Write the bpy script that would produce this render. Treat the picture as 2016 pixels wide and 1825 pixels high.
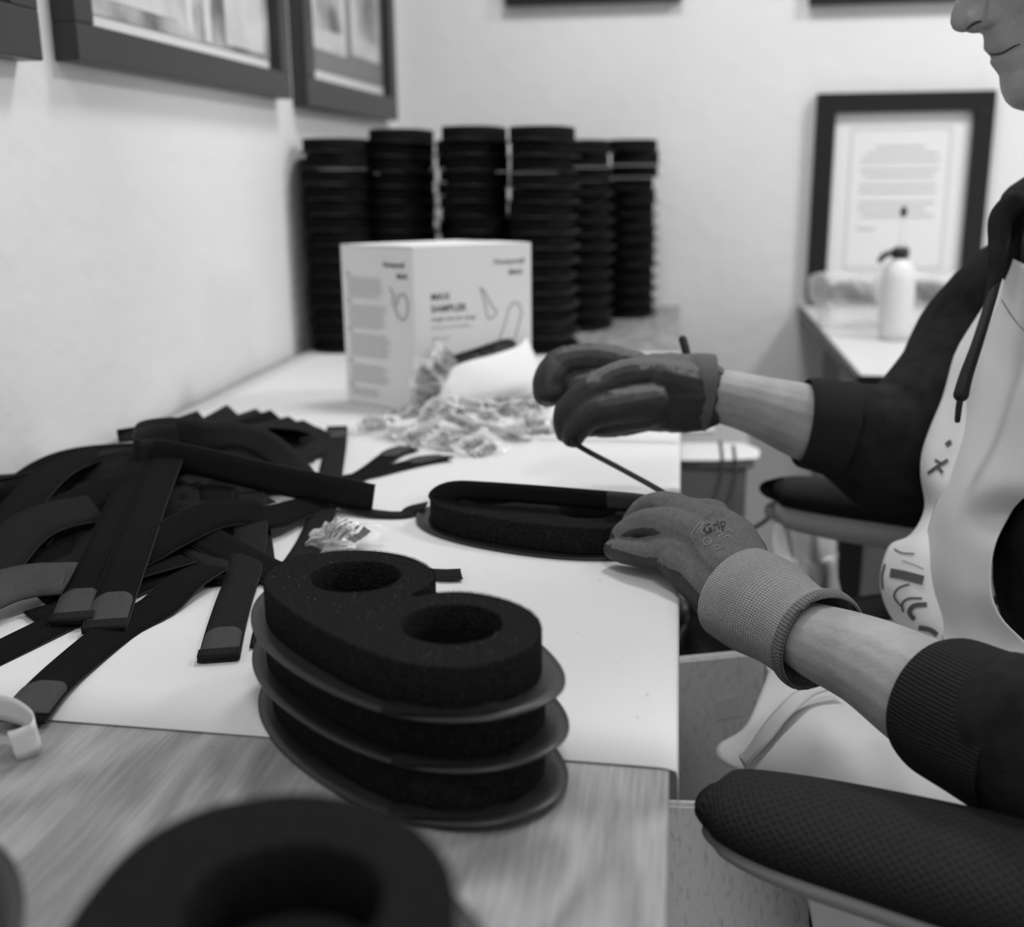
import bpy, bmesh, math, random
from mathutils import Vector, Matrix, Euler
from mathutils.bvhtree import BVHTree
from mathutils import noise as mnoise
random.seed(7)
R=math.radians; PI=math.pi
for o in list(bpy.data.objects): bpy.data.objects.remove(o)
sc=bpy.context.scene; col=sc.collection

# ------------------------------------------------------------ camera
TZ=.75                                   # height of the work table
CAM=Vector((0,0,1.07)); F=2200.; PSI,THE,RHO=.14922,.25525,-.01012
_f=Vector((-math.sin(PSI)*math.cos(THE),math.cos(PSI)*math.cos(THE),-math.sin(THE)))
_r0=Vector((math.cos(PSI),math.sin(PSI),0)); _u0=_r0.cross(_f)
_r=_r0*math.cos(RHO)+_u0*math.sin(RHO); _u=_u0*math.cos(RHO)-_r0*math.sin(RHO)
cd=bpy.data.cameras.new('camera'); cam=bpy.data.objects.new('camera',cd); col.objects.link(cam)
cam.matrix_world=Matrix((( _r.x,_u.x,-_f.x,CAM.x),(_r.y,_u.y,-_f.y,CAM.y),(_r.z,_u.z,-_f.z,CAM.z),(0,0,0,1)))
cd.sensor_fit='HORIZONTAL'; cd.sensor_width=36; cd.lens=36*F/2016; cd.clip_start=.02; cd.clip_end=50
cd.dof.use_dof=True; cd.dof.focus_distance=.80; cd.dof.aperture_fstop=4.5
sc.camera=cam
# ------------------------------------------------------------ world, exposure, lights
w=bpy.data.worlds.new('world'); sc.world=w; w.use_nodes=True
bg=w.node_tree.nodes['Background']; bg.inputs[0].default_value=(1,1,1,1); bg.inputs[1].default_value=.42
vs=sc.view_settings; vs.view_transform='Standard'; vs.look='None'; vs.gamma=1; vs.use_curve_mapping=False; vs.exposure=0.03
LAMPS=[((.02,1.75,2.46),.34,14),((1.35,1.75,2.46),.34,24),((.15,-.2,2.46),.4,10)]  # last lamp is added fill, to brighten the carton and lap
WINDOW=((2.5,.45,1.55),.5,9)

def ray(px,py): return _f+_r*((px-1008)/F)-_u*((py-912.5)/F)
def at(px,py,z=TZ): d=ray(px,py); return CAM+d*((z-CAM.z)/d.z)
def atY(px,py,Y): d=ray(px,py); return CAM+d*(Y/d.y)
def atX(px,py,X): d=ray(px,py); return CAM+d*(X/d.x)
def atD(px,py,D): return CAM+ray(px,py)*D

# ------------------------------------------------------------ materials
def N(nt,t,**k):
    n=nt.nodes.new(t)
    for a,b in k.items(): setattr(n,a,b)
    return n
def mat(name,v,rough=.7,spec=.3,v2=None,nscale=40,ndetail=4,bump=0,bscale=300,bdist=.001,metal=0,sheen=0,coat=0,stretch=(1,1,1),trans=0,alpha=1,lo=.35,hi=.65):
    m=bpy.data.materials.new(name); m.use_nodes=True; nt=m.node_tree; b=nt.nodes['Principled BSDF']
    b.inputs['Base Color'].default_value=(v,v,v,1); b.inputs['Roughness'].default_value=rough
    b.inputs['Specular IOR Level'].default_value=spec; b.inputs['Metallic'].default_value=metal
    if sheen: b.inputs['Sheen Weight'].default_value=sheen; b.inputs['Sheen Roughness'].default_value=.5
    if coat: b.inputs['Coat Weight'].default_value=coat; b.inputs['Coat Roughness'].default_value=.2
    if trans: b.inputs['Transmission Weight'].default_value=trans
    if alpha<1: b.inputs['Alpha'].default_value=alpha
    tc=N(nt,'ShaderNodeTexCoord'); mp=N(nt,'ShaderNodeMapping'); mp.inputs['Scale'].default_value=stretch
    nt.links.new(tc.outputs['Object'],mp.inputs[0])
    if v2 is not None:
        n=N(nt,'ShaderNodeTexNoise'); n.inputs['Scale'].default_value=nscale; n.inputs['Detail'].default_value=ndetail
        nt.links.new(mp.outputs[0],n.inputs['Vector'])
        r=N(nt,'ShaderNodeValToRGB'); r.color_ramp.elements[0].position=lo; r.color_ramp.elements[1].position=hi
        r.color_ramp.elements[0].color=(v,v,v,1); r.color_ramp.elements[1].color=(v2,v2,v2,1)
        nt.links.new(n.outputs['Fac'],r.inputs[0]); nt.links.new(r.outputs[0],b.inputs['Base Color'])
    if bump:
        n=N(nt,'ShaderNodeTexNoise'); n.inputs['Scale'].default_value=bscale; n.inputs['Detail'].default_value=3
        nt.links.new(mp.outputs[0],n.inputs['Vector'])
        bp=N(nt,'ShaderNodeBump'); bp.inputs['Strength'].default_value=bump; bp.inputs['Distance'].default_value=bdist
        nt.links.new(n.outputs['Fac'],bp.inputs['Height']); nt.links.new(bp.outputs[0],b.inputs['Normal'])
    m.diffuse_color=(v,v,v,1)
    return m
def uvmat(name,v,v2,kind,fu,fv,rough=.8,bump=.6,bdist=.0006,sheen=0,spec=.25):
    """fabric whose ribs / knit follow the UVs (u across, v along, both in metres)"""
    m=bpy.data.materials.new(name); m.use_nodes=True; nt=m.node_tree; b=nt.nodes['Principled BSDF']
    b.inputs['Roughness'].default_value=rough; b.inputs['Specular IOR Level'].default_value=spec
    if sheen: b.inputs['Sheen Weight'].default_value=sheen
    uv=N(nt,'ShaderNodeUVMap'); s=N(nt,'ShaderNodeSeparateXYZ'); nt.links.new(uv.outputs[0],s.inputs[0])
    nz=N(nt,'ShaderNodeTexNoise'); nz.inputs['Scale'].default_value=900; nz.inputs['Detail'].default_value=2
    tc=N(nt,'ShaderNodeTexCoord'); nt.links.new(tc.outputs['Object'],nz.inputs['Vector'])
    def wav(sock,fr,off=None):
        a=N(nt,'ShaderNodeMath',operation='MULTIPLY'); a.inputs[1].default_value=fr*2*PI; nt.links.new(sock,a.inputs[0])
        c=N(nt,'ShaderNodeMath',operation='SINE'); 
        if off is not None:
            d=N(nt,'ShaderNodeMath',operation='ADD'); nt.links.new(a.outputs[0],d.inputs[0]); nt.links.new(off,d.inputs[1]); nt.links.new(d.outputs[0],c.inputs[0])
        else: nt.links.new(a.outputs[0],c.inputs[0])
        e=N(nt,'ShaderNodeMath',operation='MULTIPLY_ADD'); e.inputs[1].default_value=.5; e.inputs[2].default_value=.5
        nt.links.new(c.outputs[0],e.inputs[0]); return e.outputs[0]
    if kind=='rib': h=wav(s.outputs[0],fu)
    elif kind=='ribv': h=wav(s.outputs[1],fv)
    else:
        a=wav(s.outputs[0],fu); c=wav(s.outputs[1],fv)
        mm=N(nt,'ShaderNodeMath',operation='MULTIPLY'); nt.links.new(a,mm.inputs[0]); nt.links.new(c,mm.inputs[1]); h=mm.outputs[0]
    mx=N(nt,'ShaderNodeMath',operation='MULTIPLY_ADD'); mx.inputs[1].default_value=.5; nt.links.new(nz.outputs['Fac'],mx.inputs[0]); nt.links.new(h,mx.inputs[2])
    r=N(nt,'ShaderNodeValToRGB'); r.color_ramp.elements[0].position=.2; r.color_ramp.elements[1].position=1.1 if False else 1.0
    r.color_ramp.elements[0].color=(v,v,v,1); r.color_ramp.elements[1].color=(v2,v2,v2,1)
    nt.links.new(mx.outputs[0],r.inputs[0]); nt.links.new(r.outputs[0],b.inputs['Base Color'])
    bp=N(nt,'ShaderNodeBump'); bp.inputs['Strength'].default_value=bump; bp.inputs['Distance'].default_value=bdist
    nt.links.new(mx.outputs[0],bp.inputs['Height']); nt.links.new(bp.outputs[0],b.inputs['Normal'])
    return m
def woodmat(name,a,b_,scale=9,dist=6,rot=0,wv=.10):
    m=bpy.data.materials.new(name); m.use_nodes=True; nt=m.node_tree; b=nt.nodes['Principled BSDF']
    b.inputs['Roughness'].default_value=.5; b.inputs['Specular IOR Level'].default_value=.35
    tc=N(nt,'ShaderNodeTexCoord'); mp=N(nt,'ShaderNodeMapping'); mp.inputs['Rotation'].default_value=(0,0,rot); mp.inputs['Scale'].default_value=(1,.40,1)
    nt.links.new(tc.outputs['Object'],mp.inputs[0])
    n1=N(nt,'ShaderNodeTexNoise'); n1.inputs['Scale'].default_value=scale; n1.inputs['Detail'].default_value=2.5; nt.links.new(mp.outputs[0],n1.inputs['Vector'])
    mu=N(nt,'ShaderNodeMath',operation='MULTIPLY'); mu.inputs[1].default_value=dist*14; nt.links.new(n1.outputs['Fac'],mu.inputs[0])
    si=N(nt,'ShaderNodeMath',operation='SINE'); nt.links.new(mu.outputs[0],si.inputs[0])
    mp2=N(nt,'ShaderNodeMapping'); mp2.inputs['Rotation'].default_value=(0,0,rot); mp2.inputs['Scale'].default_value=(1,.06,1); nt.links.new(tc.outputs['Object'],mp2.inputs[0])
    n2=N(nt,'ShaderNodeTexNoise'); n2.inputs['Scale'].default_value=420; n2.inputs['Detail'].default_value=3; nt.links.new(mp2.outputs[0],n2.inputs['Vector'])
    ma=N(nt,'ShaderNodeMath',operation='MULTIPLY_ADD'); ma.inputs[1].default_value=wv; nt.links.new(si.outputs[0],ma.inputs[0]); n2m=N(nt,'ShaderNodeMath',operation='MULTIPLY'); n2m.inputs[1].default_value=.55; nt.links.new(n2.outputs['Fac'],n2m.inputs[0]); nt.links.new(n2m.outputs[0],ma.inputs[2])
    r=N(nt,'ShaderNodeValToRGB'); r.color_ramp.elements[0].position=.10; r.color_ramp.elements[1].position=.46
    r.color_ramp.elements[0].color=(a,a,a,1); r.color_ramp.elements[1].color=(b_,b_,b_,1)
    nt.links.new(ma.outputs[0],r.inputs[0]); nt.links.new(r.outputs[0],b.inputs['Base Color'])
    bp=N(nt,'ShaderNodeBump'); bp.inputs['Strength'].default_value=.15; bp.inputs['Distance'].default_value=.0005
    nt.links.new(n2.outputs['Fac'],bp.inputs['Height']); nt.links.new(bp.outputs[0],b.inputs['Normal'])
    return m
M={}
M['wall']=mat('wall_paint',.77,.8,.15,v2=.80,nscale=3,bump=.5,bscale=28,bdist=.004)
M['floor']=woodmat('floor_laminate',.20,.30,5,3)
M['wood']=woodmat('table_wood',.19,.34,8,4.2,R(-12),.12)
M['paper']=mat('white_paper',.70,.55,.25,v2=.73,nscale=6,bump=.12,bscale=9,bdist=.004)
M['board']=mat('speckled_board',.56,.8,.15,v2=.80,nscale=260,ndetail=5,stretch=(1,1,.3),bump=.3,bscale=400,lo=.28,hi=.46)
M['frame']=mat('black_frame_glance_lit',.030,.38,.4)  # left-wall frames: colour lifted to carry the glancing light
M['mat']=mat('picture_mount',.74,.6,.3)
M['print']=mat('grey_photo_print',.12,.35,.4,v2=.62,nscale=9,ndetail=3)
M['lightprint']=mat('pale_print',.55,.4,.3,v2=.7,nscale=14)
M['ink']=mat('ink',.10,.6,.2)
M['paleink']=mat('pale_ink',.56,.6,.2)
M['midink']=mat('mid_ink',.24,.6,.2)
M['foam']=mat('black_foam',.009,.95,.04,v2=.026,nscale=620,ndetail=4,bump=1,bscale=700,bdist=.002,lo=.42,hi=.72)
M['shell']=mat('black_plastic_sheet',.020,.42,.4,bump=.1,bscale=60,bdist=.0004)
M['loop']=uvmat('loop_fabric',.003,.020,'grid',620,520,.9,.9,.0007,0,.06)
M['rib']=uvmat('ribbed_elastic',.005,.022,'rib',560,1,.8,.9,.0005,0,.08)
M['smooth']=uvmat('smooth_elastic',.010,.019,'grid',1100,1100,.75,.4,.0003,0,.08)
M['tab']=mat('hook_tape',.040,.7,.2,v2=.052,nscale=600,bump=.4,bscale=1500,bdist=.0004)
M['edge']=mat('strap_edge',.022,.8,.2)
M['card']=mat('white_card',.82,.5,.3)
M['carddark']=mat('box_inside_shade',.05,.8,.2)
M['glove']=mat('grey_knit_glove',.115,.85,.12,v2=.145,nscale=300,bump=.5,bscale=900,bdist=.0006)
M['coat']=mat('dark_rubber_coating',.028,.55,.35,bump=.5,bscale=160,bdist=.0008)
M['cuff']=uvmat('knit_cuff',.19,.52,'grid',560,430,.85,.9,.0009)
M['cuffdark']=mat('dark_glove_cuff',.10,.85,.2,bump=.5,bscale=500)
M['hem']=uvmat('cuff_hem',.10,.17,'rib',380,1,.8,.8,.0006)
M['skin']=mat('skin',.27,.55,.3,v2=.36,nscale=26,ndetail=6,bump=.5,bscale=230,bdist=.0012)
M['hoodie']=mat('black_sweatshirt',.014,.9,.06,v2=.022,nscale=60,bump=.6,bscale=500,bdist=.001)
M['ribcuff']=uvmat('ribbed_cuff',.010,.030,'rib',380,1,.9,.7,.0009,0,.05)
M['apron']=mat('pale_apron',.60,.55,.3,v2=.64,nscale=8,bump=.3,bscale=14,bdist=.004)
M['lap']=mat('white_apron_cloth',.72,.6,.3,bump=.5,bscale=14,bdist=.006)
M['cloth']=mat('white_printed_cloth',.74,.7,.2)
M['trouser']=mat('dark_trousers',.016,.9,.2,bump=.5,bscale=500)
M['mesh']=None
M['grey']=mat('grey_plastic',.30,.45,.4)
M['blackplastic']=mat('black_plastic',.02,.4,.4)
M['cord']=mat('black_cord',.012,.6,.3)
M['bag']=mat('black_bag',.012,.35,.5,bump=.6,bscale=25,bdist=.01)
M['white']=mat('white_plastic',.75,.35,.4)
M['metal']=mat('grey_metal',.35,.4,.5,metal=.6)
M['hair']=mat('dark_hair',.03,.7,.3,v2=.06,nscale=200,stretch=(1,1,.1),bump=.8,bscale=400)
M['eye']=mat('eye_white',.5,.2,.5)
M['plug']=mat('foam_plug',.30,.8,.2)
M['desktop']=mat('white_laminate',.62,.4,.4)
def glassy(name,f,v=.9,rough=.12):
    m=bpy.data.materials.new(name); m.use_nodes=True; nt=m.node_tree
    b=nt.nodes['Principled BSDF']; b.inputs['Base Color'].default_value=(v,v,v,1); b.inputs['Roughness'].default_value=rough; b.inputs['Specular IOR Level'].default_value=.8
    t=N(nt,'ShaderNodeBsdfTransparent'); mx=N(nt,'ShaderNodeMixShader'); out=nt.nodes['Material Output']
    fr=N(nt,'ShaderNodeLayerWeight'); fr.inputs[0].default_value=.35
    ad=N(nt,'ShaderNodeMath',operation='MULTIPLY_ADD'); ad.inputs[1].default_value=.6; ad.inputs[2].default_value=f; nt.links.new(fr.outputs['Facing'],ad.inputs[0])
    nt.links.new(ad.outputs[0],mx.inputs[0]); nt.links.new(t.outputs[0],mx.inputs[1]); nt.links.new(b.outputs[0],mx.inputs[2]); nt.links.new(mx.outputs[0],out.inputs[0])
    return m
M['wrap']=glassy('clear_wrapper',.10)
M['glass']=glassy('picture_glass',.03,.5,.05)
def meshfabric():
    m=bpy.data.materials.new('armrest_mesh_fabric'); m.use_nodes=True; nt=m.node_tree; b=nt.nodes['Principled BSDF']
    b.inputs['Roughness'].default_value=.8; b.inputs['Specular IOR Level'].default_value=.2
    uv=N(nt,'ShaderNodeUVMap'); v=N(nt,'ShaderNodeTexVoronoi'); v.inputs['Scale'].default_value=185; v.inputs['Randomness'].default_value=.12
    mp=N(nt,'ShaderNodeMapping'); mp.inputs['Rotation'].default_value=(0,0,R(45)); mp.inputs['Scale'].default_value=(1,1.3,1); nt.links.new(uv.outputs[0],mp.inputs[0]); nt.links.new(mp.outputs[0],v.inputs['Vector'])
    r=N(nt,'ShaderNodeValToRGB'); r.color_ramp.elements[0].position=.2; r.color_ramp.elements[1].position=.5
    r.color_ramp.elements[0].color=(.006,)*3+(1,); r.color_ramp.elements[1].color=(.015,)*3+(1,)
    nt.links.new(v.outputs['Distance'],r.inputs[0]); nt.links.new(r.outputs[0],b.inputs['Base Color'])
    bp=N(nt,'ShaderNodeBump'); bp.inputs['Strength'].default_value=.8; bp.inputs['Distance'].default_value=.001
    nt.links.new(v.outputs['Distance'],bp.inputs['Height']); nt.links.new(bp.outputs[0],b.inputs['Normal'])
    return m
M['mesh']=meshfabric()

# ------------------------------------------------------------ object helpers
def tag(o,label=None,cat=None,group=None,kind=None):
    if label: o['label']=label
    if cat: o['category']=cat
    if group: o['group']=group
    if kind: o['kind']=kind
    return o
def empty(name,loc,label,cat,group=None,rz=0):
    o=bpy.data.objects.new(name,None); col.objects.link(o); o.location=loc; o.rotation_euler=(0,0,rz); o.empty_display_size=.02
    return tag(o,label,cat,group)
def link(name,me,m=None,parent=None,smooth=True,world=True):
    """link a mesh whose vertices are in world space (world=True: keep them there under a moved parent)"""
    o=bpy.data.objects.new(name,me); col.objects.link(o)
    if m is not None:
        for mm in (m if isinstance(m,(list,tuple)) else [m]): me.materials.append(mm)
    if smooth:
        for p in me.polygons: p.use_smooth=True
    if parent is not None:
        o.parent=parent
        if world: o.matrix_parent_inverse=parent.matrix_basis.inverted()
    elif world and len(me.vertices):
        # put the origin at the base of the thing
        xs=[v.co for v in me.vertices]; c=Vector((sum(v.x for v in xs)/len(xs),sum(v.y for v in xs)/len(xs),min(v.z for v in xs)))
        me.transform(Matrix.Translation(-c)); o.location=c
    return o
def bmo(name,bm,m=None,parent=None,smooth=False,world=True):
    me=bpy.data.meshes.new(name); bmesh.ops.recalc_face_normals(bm,faces=bm.faces); bm.to_mesh(me); bm.free()
    return link(name,me,m,parent,smooth,world)
def box(bm,x0,x1,y0,y1,z0,z1,bev=0,mi=0):
    r=bmesh.ops.create_cube(bm,size=1,matrix=Matrix.Translation(((x0+x1)/2,(y0+y1)/2,(z0+z1)/2))@Matrix.Diagonal((abs(x1-x0),abs(y1-y0),abs(z1-z0),1)))
    fs=set(f for v in r['verts'] for f in v.link_faces)
    for f in fs: f.material_index=mi
    if bev:
        es=set(e for v in r['verts'] for e in v.link_edges)
        bmesh.ops.bevel(bm,geom=list(es),offset=bev,segments=2,affect='EDGES',profile=.5)
    return r
def bx(name,b,m,parent=None,bev=0,world=True):
    bm=bmesh.new(); box(bm,*b,bev=bev); return bmo(name,bm,m,parent,world=world)
def crom(pts,n):
    """Catmull-Rom through tuples (any length) -> list of tuples"""
    P=[tuple(p) for p in pts]; out=[]
    k=len(P[0])
    for i in range(len(P)-1):
        a=P[max(i-1,0)];b=P[i];c=P[i+1];d=P[min(i+2,len(P)-1)]
        for j in range(n):
            t=j/n
            out.append(tuple(.5*((2*b[q])+(-a[q]+c[q])*t+(2*a[q]-5*b[q]+4*c[q]-d[q])*t*t+(-a[q]+3*b[q]-3*c[q]+d[q])*t**3) for q in range(k)))
    out.append(P[-1]); return out
def ribbon_mesh(name,pts,wd,th=.0018,n=8,up=Vector((0,0,1)),cap=False):
    """pts: (x,y,z,roll deg[,width scale]); flat when roll=0, standing on edge at 90"""
    P=crom([tuple(p)+(1,)*(5-len(p)) for p in pts],n)
    me=bpy.data.meshes.new(name); V=[];Fc=[];UV=[]
    L=0; prev=None; prof=[(-.5,-.5),(-.5,.5),(-.25,.56),(.25,.56),(.5,.5),(.5,-.5),(.25,-.56),(-.25,-.56)]
    K=len(prof); ls=[]
    for i,p in enumerate(P):
        q=Vector(p[:3]); a=Vector(P[max(i-1,0)][:3]); b=Vector(P[min(i+1,len(P)-1)][:3]); t=(b-a).normalized()
        s=t.cross(up); 
        if s.length<.15: s=prev.copy() if prev else Vector((1,0,0))
        s=(s-t*s.dot(t)).normalized()
        if prev is not None and s.dot(prev)<0 and False: s=-s
        prev=s.copy(); nn=s.cross(t).normalized(); a_=R(p[3]); s2=s*math.cos(a_)+nn*math.sin(a_); n2=-s*math.sin(a_)+nn*math.cos(a_)
        if i: L+=(q-Vector(P[i-1][:3])).length
        ls.append(L)
        for u,h in prof: V.append(q+s2*(u*wd*p[4])+n2*(h*th)); 
    for i in range(len(P)-1):
        for j in range(K):
            a=i*K+j;b=i*K+(j+1)%K; Fc.append((a,b,b+K,a+K)); UV.append([(prof[j][0]*wd,ls[i]),(prof[(j+1)%K][0]*wd,ls[i]),(prof[(j+1)%K][0]*wd,ls[i+1]),(prof[j][0]*wd,ls[i+1])])
    Fc.append(tuple(range(K))); UV.append([(0,0)]*K); Fc.append(tuple(range(len(V)-1,len(V)-K-1,-1))); UV.append([(0,0)]*K)
    me.from_pydata(V,[],Fc); uvl=me.uv_layers.new(name='UVMap'); k=0
    for f in UV:
        for c in f: uvl.data[k].uv=c; k+=1
    return me,P
def tube_mesh(name,pts,seg=14,n=6,ell=None,closed_caps=True):
    """pts: (x,y,z,r[,flatten, roll])"""
    P=crom([tuple(p)+((1,0)[len(p)-4:] if len(p)<6 else ()) for p in pts],n); me=bpy.data.meshes.new(name); V=[];Fc=[];UV=[];prev=None;L=0;ls=[]
    for i,p in enumerate(P):
        q=Vector(p[:3]); a=Vector(P[max(i-1,0)][:3]); b=Vector(P[min(i+1,len(P)-1)][:3]); t=(b-a).normalized()
        if prev is None:
            s=t.cross(Vector((0,0,1))); 
            if s.length<.2: s=t.cross(Vector((0,1,0)))
        else: s=prev-t*prev.dot(t)
        s.normalize(); prev=s; nn=s.cross(t).normalized()
        if i: L+=(q-Vector(P[i-1][:3])).length
        ls.append(L)
        for j in range(seg):
            th=2*PI*j/seg+R(p[5]); V.append(q+s*(math.cos(th)*p[3])+nn*(math.sin(th)*p[3]*p[4]))
    for i in range(len(P)-1):
        for j in range(seg):
            a=i*seg+j;b=i*seg+(j+1)%seg; Fc.append((a,b,b+seg,a+seg)); c=2*PI*P[i][3]/seg; UV.append([(j*c,ls[i]),((j+1)*c,ls[i]),((j+1)*c,ls[i+1]),(j*c,ls[i+1])])
    if closed_caps:
        # domed ends
        for idx,(base,d) in enumerate(((0,-1),(len(P)-1,1))):
            c=Vector(P[base][:3]); o=Vector(P[max(base-1,0)][:3]) if d>0 else Vector(P[1][:3]); t=(c-o).normalized(); r=P[base][3]*min(1,P[base][4]); ringp=[base*seg+j for j in range(seg)]
            for kk in (1,2):
                a_=kk*PI/6; ring=[]
                for j in range(seg):
                    v=V[base*seg+j]; V.append(c+(v-c)*math.cos(a_)+t*(r*math.sin(a_)*.9)); ring.append(len(V)-1)
                for j in range(seg): Fc.append((ringp[j],ringp[(j+1)%seg],ring[(j+1)%seg],ring[j])); UV.append([(0,0)]*4)
                ringp=ring
            Fc.append(tuple(ringp)); UV.append([(0,0)]*seg)
    me.from_pydata(V,[],Fc); uvl=me.uv_layers.new(name='UVMap'); k=0
    for f in UV:
        for c in f: uvl.data[k].uv=c; k+=1
    return me
def fixn(me):
    bm=bmesh.new(); bm.from_mesh(me); bmesh.ops.recalc_face_normals(bm,faces=bm.faces); bm.to_mesh(me); bm.free(); return me
def tube(name,pts,m,parent=None,seg=14,n=6,caps=True): return link(name,fixn(tube_mesh(name,pts,seg,n,None,caps)),m,parent)
def ribbon(name,pts,wd,m,parent=None,th=.0018,n=8): 
    me,P=ribbon_mesh(name,pts,wd,th,n); return link(name,fixn(me),m,parent)
def patch_mesh(name,rows,nu=6,nv=6,th=.0015,wr=0,ws=12,seed=0):
    """rows: grid of 3D control points; wr wrinkle amplitude"""
    G=[crom([tuple(p) for p in r],nu) for r in rows]; W=len(G[0]); cols=[crom([g[i] for g in G],nv) for i in range(W)]; H=len(cols[0])
    V=[Vector(cols[i][j]) for j in range(H) for i in range(W)]
    Fc=[(j*W+i,j*W+i+1,(j+1)*W+i+1,(j+1)*W+i) for j in range(H-1) for i in range(W-1)]
    bm=bmesh.new(); vs=[bm.verts.new(v) for v in V]; 
    for f in Fc: bm.faces.new([vs[k] for k in f])
    bm.normal_update()
    if wr:
        off=[v.normal*(mnoise.noise(v.co*ws+Vector((seed,0,0)))*wr+mnoise.noise(Vector((v.co.x*ws*3,v.co.y*ws*.8,v.co.z*ws*.8+seed)))*wr*.5) for v in bm.verts]
        for v,d in zip(bm.verts,off): v.co+=d
    uvl=bm.loops.layers.uv.new('UVMap'); 
    bmesh.ops.solidify(bm,geom=bm.faces[:],thickness=th)
    me=bpy.data.meshes.new(name); bm.to_mesh(me); bm.free(); return me
def patch(name,rows,m,parent=None,**k): return link(name,patch_mesh(name,rows,**k),m,parent)
def remesh(name,meshes,voxel,smooth=4,fac=.5):
    """join several closed meshes into one continuous skin"""
    bm=bmesh.new()
    for me in meshes: bm.from_mesh(me)
    bmesh.ops.recalc_face_normals(bm,faces=bm.faces)
    me=bpy.data.meshes.new(name); bm.to_mesh(me); bm.free()
    o=bpy.data.objects.new(name,me); col.objects.link(o)
    md=o.modifiers.new('r','REMESH'); md.mode='VOXEL'; md.voxel_size=voxel
    if smooth: s=o.modifiers.new('s','SMOOTH'); s.iterations=smooth; s.factor=fac
    dg=bpy.context.evaluated_depsgraph_get(); dg.update(); ev=o.evaluated_get(dg)
    out=bpy.data.meshes.new_from_object(ev); out.materials.clear(); bpy.data.objects.remove(o); out.name=name
    return out
def ellipsoid(c,r,rot=None,seg=20):
    bm=bmesh.new(); bmesh.ops.create_uvsphere(bm,u_segments=seg,v_segments=seg//2,radius=1)
    mtx=Matrix.Translation(c)@((rot or Matrix.Identity(3)).to_4x4())@Matrix.Diagonal((r[0],r[1],r[2],1)); bmesh.ops.transform(bm,matrix=mtx,verts=bm.verts)
    me=bpy.data.meshes.new('e'); bm.to_mesh(me); bm.free(); return me
def text_mesh(s,size,bold=False,extr=.0002,align='LEFT'):
    c=bpy.data.curves.new('t','FONT'); c.body=s; c.size=size; c.extrude=extr; c.align_x=align; c.resolution_u=3
    if bold: c.offset=size*.018
    o=bpy.data.objects.new('t',c); col.objects.link(o); dg=bpy.context.evaluated_depsgraph_get(); dg.update()
    me=bpy.data.meshes.new_from_object(o.evaluated_get(dg)); bpy.data.objects.remove(o); return me
def text(name,s,size,m,mtx,parent,bold=False,align='LEFT'):
    me=text_mesh(s,size,bold,align=align); me.transform(mtx); me.materials.clear(); return link(name,me,m,parent,smooth=False)
def dup(root,loc,rz,label,group=None,rx=0,ry=0):
    r=root.copy(); col.objects.link(r); r.location=loc; r.rotation_euler=(rx,ry,rz); r['label']=label
    if group: r['group']=group
    for ch in root.children:
        c=ch.copy(); col.objects.link(c); c.parent=r
        for g in ch.children: d=g.copy(); col.objects.link(d); d.parent=c
    return r

# ------------------------------------------------------------ the room
def struct(name,b,m): o=bx(name,b,m); o['kind']='structure'; return o
XL,YB=-.70,2.79
struct('floor',(XL-.1,3.0,-1.6,YB+.1,-.1,0),M['floor'])
struct('ceiling',(XL-.1,3.0,-1.6,YB+.1,2.5,2.6),M['wall'])
struct('wall_left',(XL-.1,XL,-1.6,YB+.1,0,2.5),M['wall'])
struct('wall_back',(XL,3.0,YB,YB+.1,0,2.5),M['wall'])
struct('wall_right',(2.9,3.0,-1.6,YB,0,2.5),M['wall'])
struct('baseboard_back',(XL,2.9,YB-.012,YB,0,.07),M['white'])
for i,(p,s,e) in enumerate(LAMPS):
    t=empty('ceiling_lamp',(p[0],p[1],2.5),('square ceiling lamp above the work table','square ceiling lamp above the seated person','added square fill lamp behind the photographer')[i],'lamp')
    bm=bmesh.new(); box(bm,p[0]-s/2-.02,p[0]+s/2+.02,p[1]-s/2-.02,p[1]+s/2+.02,2.47,2.4999,bev=.004); bmo('housing',bm,M['white'],t)
    ld=bpy.data.lights.new('lamp_light','AREA'); ld.shape='SQUARE'; ld.size=s; ld.energy=e; lo=bpy.data.objects.new('lamp_light',ld); col.objects.link(lo); lo.location=p; lo.parent=t; lo.matrix_parent_inverse=t.matrix_basis.inverted()
p,s,e=WINDOW
t=empty('wall_lamp',(2.9,p[1],p[2]-.3),'white wall lamp on the right wall','lamp')
bx('housing',(2.53,2.9,p[1]-.27,p[1]+.27,p[2]-.27,p[2]+.27),M['white'],t,bev=.01)
ld=bpy.data.lights.new('lamp_light','AREA'); ld.shape='SQUARE'; ld.size=s; ld.energy=e; lo=bpy.data.objects.new('lamp_light',ld); col.objects.link(lo); lo.location=p; lo.rotation_euler=(0,R(90),0); lo.parent=t; lo.matrix_parent_inverse=t.matrix_basis.inverted()

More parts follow.
